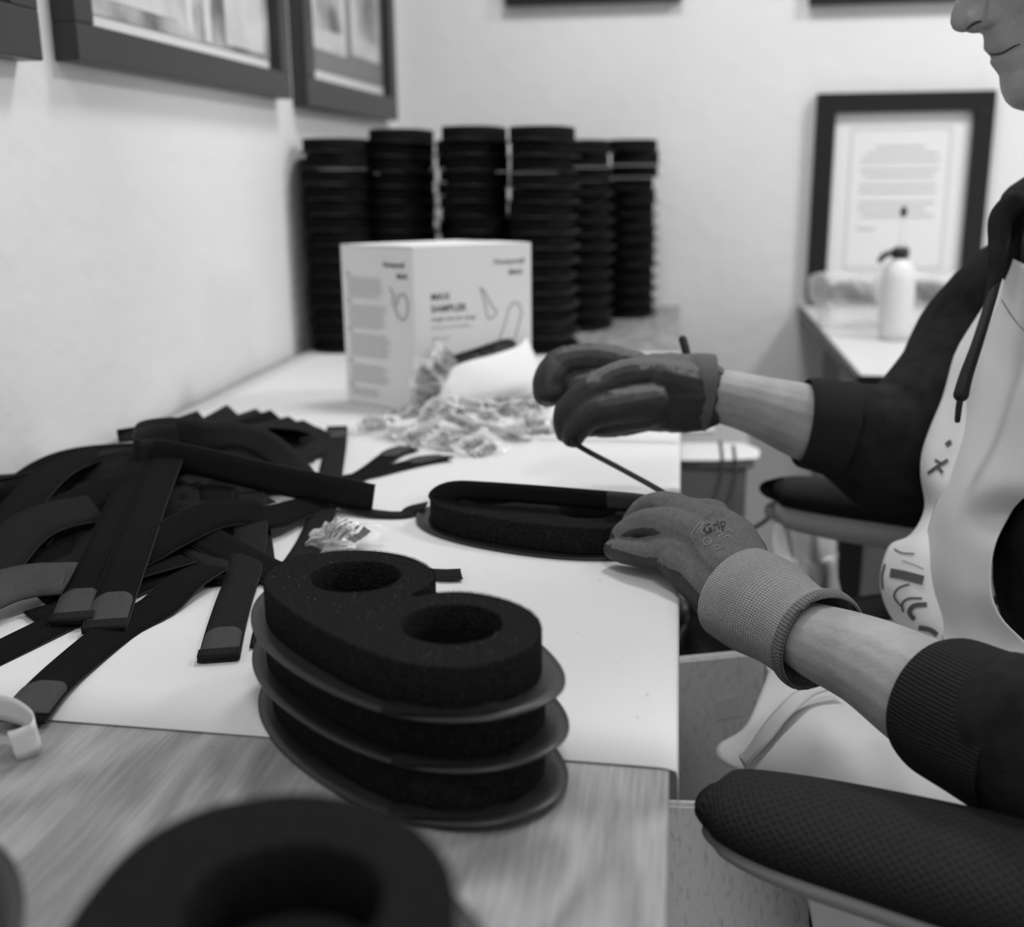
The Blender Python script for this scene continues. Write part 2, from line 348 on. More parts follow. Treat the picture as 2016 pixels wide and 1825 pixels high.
# ------------------------------------------------------------ work table, paper
t=empty('work_table',(-.35,1.15,0),'long light wood work table along the left wall','table')
bx('tabletop',(XL+.004,.002,-.35,2.77,.715,TZ-.0006),M['wood'],t,bev=.002)
for x in (-.66,-.05):
    for y in (-.28,2.70): bx('leg',(x-.022,x+.022,y-.022,y+.022,0,.715),M['metal'],t,bev=.003)
bx('apron_rail',(-.68,-.03,2.3,2.32,.64,.715),M['metal'],t)
def sheet(name,y0a,y0b,y1,label,z,drop):
    """paper lying on the table, its right edge bent down over the table edge"""
    rows=[]
    for k in range(7):
        f=k/6; r=[]
        for (x,zz) in ((XL+.02,z),(-.5,z),(-.25,z),(-.06,z),(-.012,z),(.0025,z-.001),(.0065,z-.006),(.007,z-.036 if drop else z-.012)):
            y0=y0a+(y0b-y0a)*((x-XL)/-XL); r.append((x,y0+(y1-y0)*f,zz))
        rows.append(r)
    o=patch(name,rows,M['paper'],None,nu=3,nv=2,th=-.0003); return tag(o,label,'paper')
sheet('paper_sheet',.5773,.561,1.345,'white paper sheet covering the near half of the table, under the straps',TZ+.0004,True)
sheet('paper_sheet',1.325,1.325,2.03,'white paper sheet covering the far half of the table, under the white box',TZ+.0010,False)

# ------------------------------------------------------------ framed pictures
M['framedark']=mat('black_frame_no_glance',.014,.5,.25)  # darker copy for the back wall, without the glancing light in its colour
def frame(b,axis,label,inner,deep=.03):
    FM_=M['frame'] if axis=='x' else M['framedark']
    """b: (a0,a1,z0,z1) outer; axis 'x': on the left wall (a=y); 'y': on the back wall (a=x)"""
    a0,a1,z0,z1=b; bd=inner
    def bb(u0,u1,w0,w1,d0,d1): return (XL+d0,XL+d1,u0,u1,w0,w1) if axis=='x' else (u0,u1,YB-d1,YB-d0,w0,w1)
    t=empty('picture_frame',(XL+.001,(a0+a1)/2,z0) if axis=='x' else ((a0+a1)/2,YB-.001,z0),label,'picture')
    bx('frame_bar',bb(a0,a1,z0,z0+bd,.001,deep),FM_,t,bev=.0015); bx('frame_bar',bb(a0,a1,z1-bd,z1,.001,deep),FM_,t,bev=.0015)
    bx('frame_bar',bb(a0,a0+bd,z0+bd,z1-bd,.001,deep),FM_,t,bev=.0015); bx('frame_bar',bb(a1-bd,a1,z0+bd,z1-bd,.001,deep),FM_,t,bev=.0015)
    bx('backing',bb(a0+bd-.003,a1-bd+.003,z0+bd-.003,z1-bd+.003,.001,.008),M['mat'],t)
    return t,bb
def sub(t,bb,name,u0,u1,w0,w1,m,d=.0095): return bx(name,bb(u0,u1,w0,w1,.008,d),m,t)
t,bb=frame((.62,1.163,1.188,1.80),'x','black picture frame cut off by the left edge, nearest on the left wall',.05)
sub(t,bb,'photo_print',.68,1.11,1.25,1.74,M['print'])
t,bb=frame((1.237,1.947,1.195,1.73),'x','large black picture frame in the middle of the left wall, above the straps',.042)
sub(t,bb,'photo_print',1.29,1.905,1.255,1.69,M['print'])
sub(t,bb,'photo_print',1.345,1.55,1.275,1.60,M['lightprint'],.0102); sub(t,bb,'photo_print',1.72,1.88,1.262,1.60,M['lightprint'],.0102)
sub(t,bb,'photo_print',1.58,1.60,1.262,1.42,M['lightprint'],.0102); sub(t,bb,'photo_print',1.64,1.665,1.258,1.36,M['lightprint'],.0102)
bm=bmesh.new()
for k in range(14): box(bm,XL+.0102,XL+.0107,1.36,1.53,1.30+k*.02,1.303+k*.02)
bmo('printed_lines',bm,M['midink'],t)
t,bb=frame((2.035,2.70,1.190,1.80),'x','black picture frame with two pale photos, next to the corner',.05)
sub(t,bb,'photo_print',2.09,2.645,1.262,1.75,M['midink'])
sub(t,bb,'photo_print',2.14,2.36,1.30,1.72,M['lightprint'],.0102); sub(t,bb,'photo_print',2.40,2.62,1.31,1.72,M['lightprint'],.0102)
sub(t,bb,'photo_print',2.16,2.33,1.34,1.70,M['print'],.0108); sub(t,bb,'photo_print',2.44,2.60,1.35,1.70,M['print'],.0108)
t,bb=frame((-.42,-.012,1.447,1.95),'y','black picture frame cut off above the stacked pads on the back wall',.04)
sub(t,bb,'photo_print',-.36,-.07,1.50,1.9,M['lightprint'])
t,bb=frame((.272,.75,1.428,1.95),'y','black picture frame cut off above the framed certificate on the back wall',.035)
sub(t,bb,'photo_print',.32,.70,1.47,1.9,M['lightprint'])
t,bb=frame((.301,.692,.765,1.237),'y','black framed certificate with lines of text on the back wall above the side desk',.043)
o=sub(t,bb,'certificate_paper',.348,.645,.812,1.190,M['card'],.0092); o['label']='white certificate paper'
bm=bmesh.new()
for k,(z,a,b_) in enumerate([(1.115,.44,.55),(1.10,.42,.58),(1.085,.41,.585),(1.065,.41,.585),(1.05,.42,.575),(1.03,.41,.58),(1.015,.41,.58),(.99,.41,.58),(.975,.41,.56),(.96,.42,.58),(.93,.41,.45)]):
    box(bm,a,b_,YB-.0106,YB-.009,z,z+.0045)
bmo('printed_lines',bm,M['paleink'],t)
bm=bmesh.new()
for a in ((.385,.388,.84,1.16),(.605,.608,.84,1.16),(.388,.605,.84,.843),(.388,.605,1.157,1.16)): box(bm,a[0],a[1],YB-.0106,YB-.009,a[2],a[3])
bmo('printed_border',bm,M['paleink'],t)

# ------------------------------------------------------------ foam pads
HOLE=.0266
OUT=[(-.098,-.030),(-.103,-.015),(-.104,0),(-.098,.018),(-.084,.034),(-.066,.0435),(-.049,.046),(-.032,.0435),(-.016,.036),(-.006,.024),(-.0015,.010),(.0015,.010),(.006,.024),(.016,.036),(.032,.0435),(.049,.046),(.066,.0435),(.084,.034),(.098,.018),(.104,0),(.103,-.015),(.098,-.030),(.084,-.044),(.062,-.053),(.035,-.0575),(0,-.059),(-.035,-.0575),(-.062,-.053),(-.084,-.044)]
def outline(n=3):
    P=OUT; out=[]; L=len(P)
    for i in range(L):
        a,b,c,d=P[i-1],P[i],P[(i+1)%L],P[(i+2)%L]
        for j in range(n):
            t=j/n; out.append(tuple(.5*((2*b[q])+(-a[q]+c[q])*t+(2*a[q]-5*b[q]+4*c[q]-d[q])*t*t+(-a[q]+3*b[q]-3*c[q]+d[q])*t**3) for q in (0,1)))
    return out
def foam_mesh(th=.024,n=3,hs=36,bev=.0012):
    c=bpy.data.curves.new('f','CURVE'); c.dimensions='2D'; c.fill_mode='BOTH'; c.extrude=th/2-bev; c.bevel_depth=bev; c.bevel_resolution=1; c.offset=-bev
    def spl(P):
        s=c.splines.new('POLY'); s.points.add(len(P)-1); s.use_cyclic_u=True
        for p,q in zip(s.points,P): p.co=(q[0],q[1],0,1)
    spl(outline(n))
    for cx in (-.049,.049): spl([(cx+HOLE*math.cos(2*PI*k/hs),HOLE*math.sin(2*PI*k/hs)) for k in range(hs)])
    o=bpy.data.objects.new('f',c); col.objects.link(o); dg=bpy.context.evaluated_depsgraph_get(); dg.update()
    me=bpy.data.meshes.new_from_object(o.evaluated_get(dg)); bpy.data.objects.remove(o)
    me.transform(Matrix.Translation((0,0,th/2))); me.materials.clear(); me.materials.append(M['foam']); return me
def shell_mesh(n=72,dish=.004):
    bm=bmesh.new(); rings=[]
    for k,f in enumerate((0,.5,.8,.93,1.0)):
        ring=[]
        for j in range(n):
            a=2*PI*j/n; c,s=math.cos(a),math.sin(a); x=.122*f*math.copysign(abs(c)**.94,c); y=-.004+.0665*f*math.copysign(abs(s)**.94,s)
            z=dish*max(0,(abs(x)/.122-.6)/.4)**2
            ring.append(bm.verts.new((x,y,z)) if k else None)
        if k==0: c0=bm.verts.new((0,-.004,0)); rings.append(None); continue
        rings.append(ring)
    for j in range(n): bm.faces.new((c0,rings[1][j],rings[1][(j+1)%n]))
    for k in range(1,4):
        for j in range(n): bm.faces.new((rings[k][j],rings[k+1][j],rings[k+1][(j+1)%n],rings[k][(j+1)%n]))
    bmesh.ops.recalc_face_normals(bm,faces=bm.faces)
    bmesh.ops.solidify(bm,geom=bm.faces[:],thickness=.0012)
    zmin=min(v.co.z for v in bm.verts); bmesh.ops.translate(bm,vec=(0,0,-zmin),verts=bm.verts)
    me=bpy.data.meshes.new('shell'); bm.to_mesh(me); bm.free()
    for p in me.polygons: p.use_smooth=True
    me.materials.append(M['shell']); return me
FOAM=foam_mesh(); FOAMLOW=foam_mesh(.024,2,20,.0015); SHELL=shell_mesh()
def pad(loc,rz,label,group=None,foam=FOAM,tab=True,rx=0,ry=0):
    r=empty('foam_pad',loc,label,'foam pad',group); r.rotation_euler=(rx,ry,rz)
    f=bpy.data.objects.new('foam',foam); col.objects.link(f); f.parent=r; f.location=(0,0,.0016)
    s=bpy.data.objects.new('backing_sheet',SHELL); col.objects.link(s); s.parent=r
    if tab:
        me,_=ribbon_mesh('strap_end',[(.070,-.060,.004,0),(.085,-.045,.0032,0),(.098,-.030,.0032,0),(.106,-.015,.0042,0)],.011,.0012,4); fixn(me)
        o=link('strap_end',me,M['smooth'],r,world=False)
    return r
ANG=math.atan2(-.666,.746)
cx_,cy_=-.1535,.586
for k,(dx,dy,dz,da,lab) in enumerate([(0.002,-.002,.0017,0,'black two-hole foam pad at the bottom of the three-pad stack, on wood and paper'),(0,.003,.0292,2,'black two-hole foam pad in the middle of the three-pad stack'),(.000,.001,.0572,0,'black two-hole foam pad topmost in the three-pad stack, both holes showing')]):
    top=pad((cx_+dx,cy_+dy,TZ+dz),ANG+R(da),lab,'three stacked pads near the table edge',rx=R((.0,.8,-.3)[k]),ry=R((0,.4,0)[k]))
# loose fibres on the foam skin of the topmost pad
bm=bmesh.new(); rnd=random.Random(3); ol=outline(3)
def fibre(p,n):
    a=Vector((rnd.uniform(-1,1),rnd.uniform(-1,1),rnd.uniform(-.3,1))); d=(n*1.2+a*.8).normalized(); L=rnd.uniform(.0005,.0013); s=d.cross(Vector((rnd.uniform(-1,1),rnd.uniform(-1,1),rnd.uniform(-1,1)))).normalized()*.00009
    bm.faces.new([bm.verts.new(p+s),bm.verts.new(p-s),bm.verts.new(p+d*L)])
for k in range(9000):
    i=rnd.randrange(len(ol)); a=Vector(ol[i]); b=Vector(ol[(i+1)%len(ol)]); f=rnd.random(); p=a.lerp(b,f); e=(b-a); 
    if e.length<1e-5: continue
    n=Vector((e.y,-e.x,0)).normalized(); n=-n if n.x*p.x+n.y*p.y<0 else n
    fibre(Vector((p.x,p.y,.0016+(.024 if rnd.random()<.5 else rnd.uniform(0,.024))))-n*.0005,(n+Vector((0,0,1))).normalized())
for k in range(5000):
    h=rnd.choice((-.049,.049)); a=rnd.uniform(0,2*PI); fibre(Vector((h+math.cos(a)*HOLE*1.02,math.sin(a)*HOLE*1.02,.0253)),Vector((0,0,1)))
o=bmo('foam_fibres',bm,M['foam'],top,world=False); o['kind']='stuff'
bm=bmesh.new()
for k in range(130):
    a=rnd.uniform(0,2*PI); x=rnd.uniform(-.095,.095); y=rnd.uniform(-.05,.035)
    if min(math.hypot(x-c,y) for c in (-.049,.049))<HOLE+.001 or (abs(x)<.012 and y>.0): continue
    z=.0262; q=rnd.uniform(.00012,.0003); bmesh.ops.create_icosphere(bm,subdivisions=1,radius=q,matrix=Matrix.Translation((x,y,z)))
o=bmo('dust_specks',bm,M['midink'],top,world=False); o['kind']='stuff'
# pad being strapped under the hand
WA=R(-19)
pad((-.122,.972,TZ+.0017),WA,'black foam pad under the gloved left hand, being fitted with a strap','pads being fitted',tab=False)
sp=empty('fitted_strap',(-.12,1.0,TZ),'black elastic strap looped around the back of the pad under the gloved hand','strap')
ribbon('webbing',[tuple(at(px,py,z))+(r_,) for px,py,z,r_ in [(905,1042,.7565,12),(872,1028,.758,35),(856,1006,.766,75),(864,978,.778,96),(900,966,.787,82),(960,967,.790,75),(1060,974,.790,75),(1180,984,.790,75),(1250,990,.790,75),(1300,998,.789,75)]],.019,M['smooth'],sp)
ribbon('strap_overlap',[tuple(at(px,py,z))+(75,) for px,py,z in [(1195,986,.792),(1240,989,.792),(1290,995,.791)]],.017,M['tab'],sp)
# near stacks, out of focus at the bottom of the picture
ORD=['topmost']+[o+' from the top' for o in 'second third fourth fifth sixth seventh eighth ninth tenth eleventh twelfth thirteenth fourteenth fifteenth'.split()]
def stack(n,c,rz,zs,lab,group,jit=.002,foam=FOAM,tab=False,seed=1,topjit=None):
    rn=random.Random(seed); proto=None
    for k in range(n):
        x=c[0]+rn.uniform(-jit,jit); y=c[1]+rn.uniform(-jit,jit); a=rz+R(rn.uniform(-2,2))
        if topjit and k>=topjit[0]: x+=topjit[1]; y+=topjit[2]
        L=lab[0] if k==n-1 else lab[1]%ORD[n-1-k]
        if proto is None: proto=pad((x,y,TZ+.0017+k*zs),a,L,group,foam,tab)
        else: dup(proto,(x,y,TZ+.0017+k*zs),a,L,group)
UA=math.atan2(-.95,.3)
stack(5,(-.085,.202),UA,.0262,('large blurred black foam pad at the bottom edge, its round hole towards the camera','black foam pad, %s in the blurred stack at the bottom edge'),'near stack at the bottom edge',seed=4)
stack(4,(-.262,.21),R(95),.0262,('blurred black foam pad at the bottom left corner','black foam pad, %s in the stack at the bottom left corner'),'near stack at the bottom left corner',seed=5)
# far stacks against the walls
names=['leftmost far stack','second far stack from the left','hidden stack behind the second one','third far stack from the left','far stack just right of the box','half-hidden stack in the gap','rightmost far stack','rear stack in the left corner']
ST=[(-.630,2.075,R(90),14,.0272,None),(-.541,2.155,R(90),15,.0265,(7,.004,0)),(-.462,2.44,R(88),14,.0272,None),(-.377,2.12,R(91),15,.0266,(9,-.006,0)),(-.258,2.09,R(88),15,.0264,None),(-.208,2.40,R(90),14,.0272,None),(-.122,2.62,R(90),14,.0276,(11,.007,0)),(-.60,2.46,R(90),14,.0272,None)]
for i,(x,y,a,n,zs,tj) in enumerate(ST):
    stack(n,(x,y),a,zs,('topmost black foam pad of the '+names[i],'black foam pad, %s in the '+names[i]),'pads in the '+names[i],jit=.0035,foam=FOAMLOW,seed=20+i,topjit=tj)

# ------------------------------------------------------------ white dispenser box
bA=at(685,793); bB=at(822,815); bu=(Vector((-.213,1.56,TZ))-Vector((bB.x,bB.y,TZ))); BW=.176; bu=bu.normalized()
BH=.2235; z0=TZ+.0016
P0=Vector((bB.x,bB.y,z0)); PL=Vector((bA.x,bA.y,z0)); bl=(PL-P0); BL=bl.length; bl=bl.normalized()
bn=Vector((bu.y,-bu.x,0)); ln=Vector((-bl.y,bl.x,0)); ln=ln if ln.dot(bu)<0 else -ln     # outward normals
t=empty('dispenser_box',P0+bu*BW/2+bl*BL/2,'white cardboard dispenser box of ear plugs with a torn open front, behind the straps','box')
def panel(name,o,u,v,n,W,H,m=M['card'],th=.0012,parent=t):
    bm=bmesh.new(); c=[o,o+u*W,o+u*W+v*H,o+v*H]; a=[bm.verts.new(p) for p in c]; b=[bm.verts.new(p-n*th) for p in c]
    bm.faces.new(a); bm.faces.new(b[::-1])
    for i in range(4): bm.faces.new((a[i],b[i],b[(i+1)%4],a[(i+1)%4]))
    return bmo(name,bm,m,parent)
ZV=Vector((0,0,1))
sidep=panel('side_panel',P0,bl,ZV,ln,BL,BH); panel('side_panel',P0+bu*BW,bl,ZV,-ln,BL,BH); panel('back_panel',P0+bl*BL,bu,ZV,-bn,BW,BH)
panel('bottom_panel',P0,bu,bl,-ZV,BW,BL); panel('top_panel',P0+ZV*(BH-.001),bu,bl,ZV,BW,BL)
panel('top_flap',P0+ZV*(BH+.0006)+bl*.004,bu,bl,ZV,BW*.98,BL*.45)
def curvefill(name,loops,mtx,m,parent,extr=.0006):
    c=bpy.data.curves.new('f','CURVE'); c.dimensions='2D'; c.fill_mode='BOTH'; c.extrude=extr
    for P in loops:
        s=c.splines.new('POLY'); s.points.add(len(P)-1); s.use_cyclic_u=True
        for p,q in zip(s.points,P): p.co=(q[0],q[1],0,1)
    o=bpy.data.objects.new('f',c); col.objects.link(o); dg=bpy.context.evaluated_depsgraph_get(); dg.update()
    me=bpy.data.meshes.new_from_object(o.evaluated_get(dg)); bpy.data.objects.remove(o); me.transform(mtx); me.materials.clear(); return link(name,me,m,parent,smooth=False)
def basis(o,u,v): n=u.cross(v); return Matrix(((u.x,v.x,n.x,o.x),(u.y,v.y,n.y,o.y),(u.z,v.z,n.z,o.z),(0,0,0,1)))
FM=basis(P0,bu,ZV)
hole=crom([(.008,.004),(.022,.035),(.034,.062),(.052,.074),(.09,.083),(.132,.092),(.150,.088),(.152,.074),(.158,.03),(.160,.004)],5)
fp=curvefill('front_panel',[[(0,0),(BW,0),(BW,BH),(0,BH)],[p[:2] for p in hole]],FM,M['card'],t)
# dark panel added inside: the shade of the opening is put into its colour
bx('liner',(0,1,0,1,0,1),M['carddark'],t) if False else None
panel('inside_shade_panel',P0+bl*(BL*.55)+bu*.003,bu,ZV,-bn,BW-.006,.12,M['carddark'])
fl=lambda u,v,d: P0+bu*u+ZV*v+bn*d
patch('torn_flap',[[fl(.030,.052,.014),fl(.06,.066,.018),(fl(.10,.073,.020)),fl(.145,.082,.016),fl(.164,.092,.008)],
 [fl(.022,.034,.03),fl(.06,.044,.036),fl(.10,.05,.040),fl(.15,.055,.034),fl(.172,.066,.018)],
 [fl(.012,.014,.034),fl(.06,.018,.045),fl(.10,.022,.05),fl(.15,.025,.045),fl(.176,.03,.026)],
 [fl(.006,.003,.012),fl(.06,.002,.014),fl(.10,.002,.014),fl(.15,.002,.014),fl(.176,.002,.008)]],M['card'],t,nu=5,nv=4,th=.0008)
def ftext(s,u,v,size,m,bold=False): text('printed_text',s,size,m,basis(P0+bn*.0009,bu,ZV)@Matrix.Translation((u,v,0)),fp,bold)
ftext('MAX',.024,.152,.013,M['ink'],True); ftext('SAMPLER',.024,.136,.013,M['ink'],True)
ftext('single-use ear plugs',.024,.124,.0085,M['midink']); ftext('bouchons d\'oreilles',.024,.113,.0075,M['paleink']); ftext('200 pairs',.024,.098,.0075,M['paleink'])
ftext('Honeywell',.118,.196,.011,M['midink'],True); ftext('MAX',.141,.181,.010,M['ink'],True); ftext('NRR 33    SNR 37',.03,.062,.009,M['paleink']) if False else None
def loops_curve(name,pts,r,m,mtx,parent):
    me=tube_mesh(name,[(p[0],p[1],0,r) for p in pts],6,4); me.transform(mtx); return link(name,fixn(me),m,parent)
FB=basis(P0+bn*.0007,bu,ZV)
loops_curve('printed_plug',[(.098,.165),(.104,.160),(.116,.138),(.122,.133),(.119,.126),(.110,.122),(.107,.128),(.104,.145),(.098,.165)],.0008,M['midink'],FB,fp)
loops_curve('printed_plug',[(.125,.092),(.134,.112),(.142,.136),(.150,.142),(.158,.138),(.160,.126),(.154,.105),(.150,.092)],.0008,M['midink'],FB,fp)
LB=basis(PL+ln*.0009,-bl,ZV)
def ltext(s,u,v,size,m,bold=False): text('printed_text',s,size,m,LB@Matrix.Translation((u,v,0)),sidep,bold)
ltext('Honeywell',BL*.60,.196,.009,M['ink'],True); ltext('MAX',BL*.78,.181,.009,M['ink'],True)
bm=bmesh.new(); rn=random.Random(5)
for (v0,v1,ww) in ((.150,.178,.5),(.108,.140,.55),(.066,.100,.6),(.030,.056,.55),(.014,.022,.4)):
    v=v1
    while v>v0: 
        box(bm,BL*.08,BL*(.08+ww*rn.uniform(.85,1)),v,v+.0012,-.0001,.0002); v-=.0038
    box(bm,BL*.06,BL*.12,v1+.004,v1+.0085,-.0001,.0003)
me=bpy.data.meshes.new('l'); bm.to_mesh(me); bm.free(); me.transform(LB); link('printed_lines',me,M['paleink'],sidep,smooth=False)
loops_curve('printed_ear',[(BL*.68,.168),(BL*.73,.158),(BL*.72,.148),(BL*.80,.128),(BL*.88,.128),(BL*.92,.145),(BL*.88,.160),(BL*.80,.158),(BL*.76,.145)],.0007,M['midink'],LB,sidep)

# ------------------------------------------------------------ wrapped ear plug packets
def wrapper_mesh(seed,L=.058,W=.042,T=.011):
    nx,ny=22,14; bm=bmesh.new(); g={}
    sd=Vector((seed*7.3,seed*3.1,seed*1.7))
    for s in (1,-1):
        for i in range(nx+1):
            for j in range(ny+1):
                u,v=i/nx,j/ny; e=min(u,1-u)*L; pil=min(1,max(0,(e-.006)/.012))*(math.sin(PI*v)**.55 if 0<v<1 else 0)
                if s<0 and (i in(0,nx) or j in (0,ny)): g[s,i,j]=g[1,i,j]; continue
                p=Vector(((u-.5)*L,(v-.5)*W,s*T*.5*pil)); q=p*70+sd
                f=mnoise.noise(q)*.0035+(abs(mnoise.noise(q*2.1))-.3)*.0035; p.z+=f; p+=Vector((mnoise.noise(q+Vector((9,0,0)))*.004,mnoise.noise(q+Vector((0,9,0)))*.004,mnoise.noise(p*28+sd)*.007))
                g[s,i,j]=bm.verts.new(p)
    for s in (1,-1):
        for i in range(nx):
            for j in range(ny):
                f=[g[s,i,j],g[s,i+1,j],g[s,i+1,j+1],g[s,i,j+1]]; 
                try: bm.faces.new(f if s>0 else f[::-1])
                except ValueError: pass
    zm=min(v.co.z for v in bm.verts); bmesh.ops.translate(bm,vec=(0,0,-zm),verts=bm.verts)
    me=bpy.data.meshes.new('wrapper'); bm.to_mesh(me); bm.free()
    for p in me.polygons: p.use_smooth=False
    me.materials.append(M['wrap']); return me
PK=[]
for sd in range(4):
    wm=wrapper_mesh(sd+1); bvh=BVHTree.FromPolygons([v.co for v in wm.vertices],[p.vertices for p in wm.polygons])
    def drop(me,off=.0004):
        for v in me.vertices:
            h=bvh.ray_cast(Vector((v.co.x,v.co.y,.1)),Vector((0,0,-1))); v.co.z=(h[0].z if h[0] else .008)+off
    bm=bmesh.new(); rn=random.Random(sd)
    for k in range(8):
        x0=-.020+k*.0046
        for s in range(4):
            y0=-.014+s*.006; bmesh.ops.create_grid(bm,x_segments=3,y_segments=1,size=.5,matrix=Matrix.Translation((x0,y0+.0025,0))@Matrix.Diagonal((.0014,rn.uniform(.0035,.0055),1,1)))
    lm=bpy.data.meshes.new('lines'); bm.to_mesh(lm); bm.free(); drop(lm); lm.materials.append(M['ink'])
    bm=bmesh.new(); bmesh.ops.create_grid(bm,x_segments=5,y_segments=6,size=.5,matrix=Matrix.Translation((.0185,0,0))@Matrix.Diagonal((.006,.020,1,1))); dm=bpy.data.meshes.new('band'); bm.to_mesh(dm); bm.free(); drop(dm); dm.materials.append(M['ink'])
    pm=bpy.data.meshes.new('plug'); bm=bmesh.new()
    bmesh.ops.create_cone(bm,segments=12,radius1=.0055,radius2=.0035,depth=.022,cap_ends=True,matrix=Matrix.Translation((-.004,.007,.0075))@Matrix.Rotation(PI/2,4,'Y')); bmesh.ops.create_cone(bm,segments=12,radius1=.0055,radius2=.0035,depth=.022,cap_ends=True,matrix=Matrix.Translation((0,-.008,.0075))@Matrix.Rotation(-PI/2,4,'Y')); bm.to_mesh(pm); bm.free(); pm.materials.append(M['plug'])
    PK.append((wm,lm,dm,pm))
def packet(loc,rot,label,k,sc_=1,group='wrapped ear plugs spilled before the white box'):
    r=empty('ear_plug_packet',loc,label,'ear plug packet',group); r.rotation_euler=rot; r.scale=(sc_,)*3
    for nm,me in zip(('wrapper','printed_lines','printed_band','ear_plugs'),PK[k%4]):
        if nm=='printed_band' and k%3==1: continue
        o=bpy.data.objects.new(nm,me); col.objects.link(o); o.parent=r
pk=[(742,845,0,20,'clear crumpled packet lying leftmost in the spilled heap'),(790,862,0,-15,'clear packet beside the leftmost one, towards the straps'),(835,870,0,35,'clear packet with a long seal in the front left of the heap'),(885,880,0,-20,'clear packet between the two split strap ends and the heap'),(945,890,0,55,'clear packet with black printed lines and a dark square, foremost in the heap'),(1010,862,0,-30,'clear packet right of the foremost packet'),(1060,850,0,15,'clear packet in the heap closest to the gloved fist'),(800,820,0,70,'clear packet against the left front corner of the box'),(850,838,.008,-5,'clear packet on top of the heap at its left'),(905,842,.012,28,'clear packet in the middle of the heap'),(960,835,.014,-48,'clear packet standing proud in the middle of the heap'),(1015,825,.012,60,'clear packet on the right side of the heap under the flap'),(1055,815,.004,-10,'clear packet at the rear right of the heap'),(870,812,.02,80,'clear packet leaning on the torn flap, left'),(925,808,.026,10,'grey packet at the top of the heap before the flap'),(985,806,.022,-65,'clear packet at the rear of the heap before the flap'),(1040,795,.012,40,'clear packet tucked beside the right edge of the flap')]
for i,(x,y,dz,a,l) in enumerate(pk):
    p=at(x,y,TZ+.002+dz); rn=random.Random(i+50)
    packet(p,(R(rn.uniform(-30,30)),R(rn.uniform(-35,35)) if dz else R(rn.uniform(-12,12)),R(a)),l,i,1.0+.15*rn.random())
for i,(u,v,d,ax,ay,az,l) in enumerate([(.012,.050,.012,75,20,10,'clear packet hanging out at the left end of the box opening'),(.030,.066,.010,60,-30,50,'clear packet in the upper left of the box opening'),(.008,.025,.022,80,10,-30,'clear packet leaning below the left end of the opening'),(.05,.055,-.02,40,10,60,'packet inside the box, left'),(.09,.06,-.025,30,-20,10,'packet inside the box, middle'),(.125,.065,-.03,50,10,-40,'packet inside the box, right')]):
    packet(fl(u,v,d),(R(ax),R(ay),R(az)+math.atan2(bu.y,bu.x)),l,i+20,1.05)
packet(at(672,1072,TZ+.001),(R(8),R(-6),R(-22)),'single clear printed packet between the strap pile and the three-pad stack',8,1.25,'single packet by the straps')

# ------------------------------------------------------------ the pile of straps
ES=M['edge']
def strap(label,pts,m='loop',wd=.025,tabs=(),group='black elastic straps in the pile',fold=True,n=7):
    """pts: (px,py,z above table,roll) ; tabs: 0 = at start, 1 = at end"""
    Pw=[tuple(at(p[0],p[1],TZ+p[2]))+(p[3] if len(p)>3 else 0,) for p in pts]
    t=empty('elastic_strap',Vector(Pw[0][:3])-Vector((0,0,.002)),label,'strap',group)
    me,P=ribbon_mesh('webbing',Pw,wd,.0019,n); wb=link('webbing',fixn(me),M[m],t)
    # raised selvedges
    for s in (-1,1):
        E_=[]
        for i,p in enumerate(P):
            a=Vector(P[max(i-1,0)][:3]); b=Vector(P[min(i+1,len(P)-1)][:3]); tt=(b-a).normalized(); s0=tt.cross(ZV); s0.normalize(); nn=s0.cross(tt); a_=R(p[3]); s2=s0*math.cos(a_)+nn*math.sin(a_)
            q=Vector(p[:3])+s2*(s*wd*.5); E_.append((q.x,q.y,q.z,.00075))
        link('selvedge',fixn(tube_mesh('selvedge',E_[::2]+([E_[-1]] if len(E_)%2==0 else []),6,1)),ES,wb)
    for e in tabs:
        Q=P if e==0 else P[::-1]; step=.0016; S_=[Q[0]]; acc=0
        for a,b in zip(Q,Q[1:]):
            L=(Vector(b[:3])-Vector(a[:3])).length; pos=step*len(S_)-acc
            while pos<=L: f=pos/L; S_.append(tuple(a[k]+(b[k]-a[k])*f for k in range(5))); pos+=step
            acc+=L
        def up(i,h):
            p=S_[i]; a=Vector(S_[max(i-2,0)][:3]); b=Vector(S_[min(i+2,len(S_)-1)][:3]); tt=(b-a).normalized(); tt=-tt if e else tt; s0=tt.cross(ZV).normalized(); nn=s0.cross(tt); a_=R(p[3])
            return Vector(p[:3])+(-s0*math.sin(a_)+nn*math.cos(a_))*h
        B=[]; C_=[]
        for i in range(len(S_)):
            ac=i*step
            if .0065<ac<.054: f=(ac-.0065)/.0475; B.append(tuple(up(i,.0018))+(S_[i][3],.95 if f<.68 else .95*math.sqrt(max(.02,1-((f-.68)/.33)**2))))
            if ac<.0125: C_.append(tuple(up(i,.0024))+(S_[i][3],1.03))
        me,_=ribbon_mesh('hook_tab',B,wd,.0012,1); o=link('hook_tab',fixn(me),M['tab'],t); o['label']='grey hook tape tab with a rounded end'
        if fold: me,_=ribbon_mesh('folded_end',C_,wd,.0034,1); link('folded_end',fixn(me),M['rib'],t)
    return t
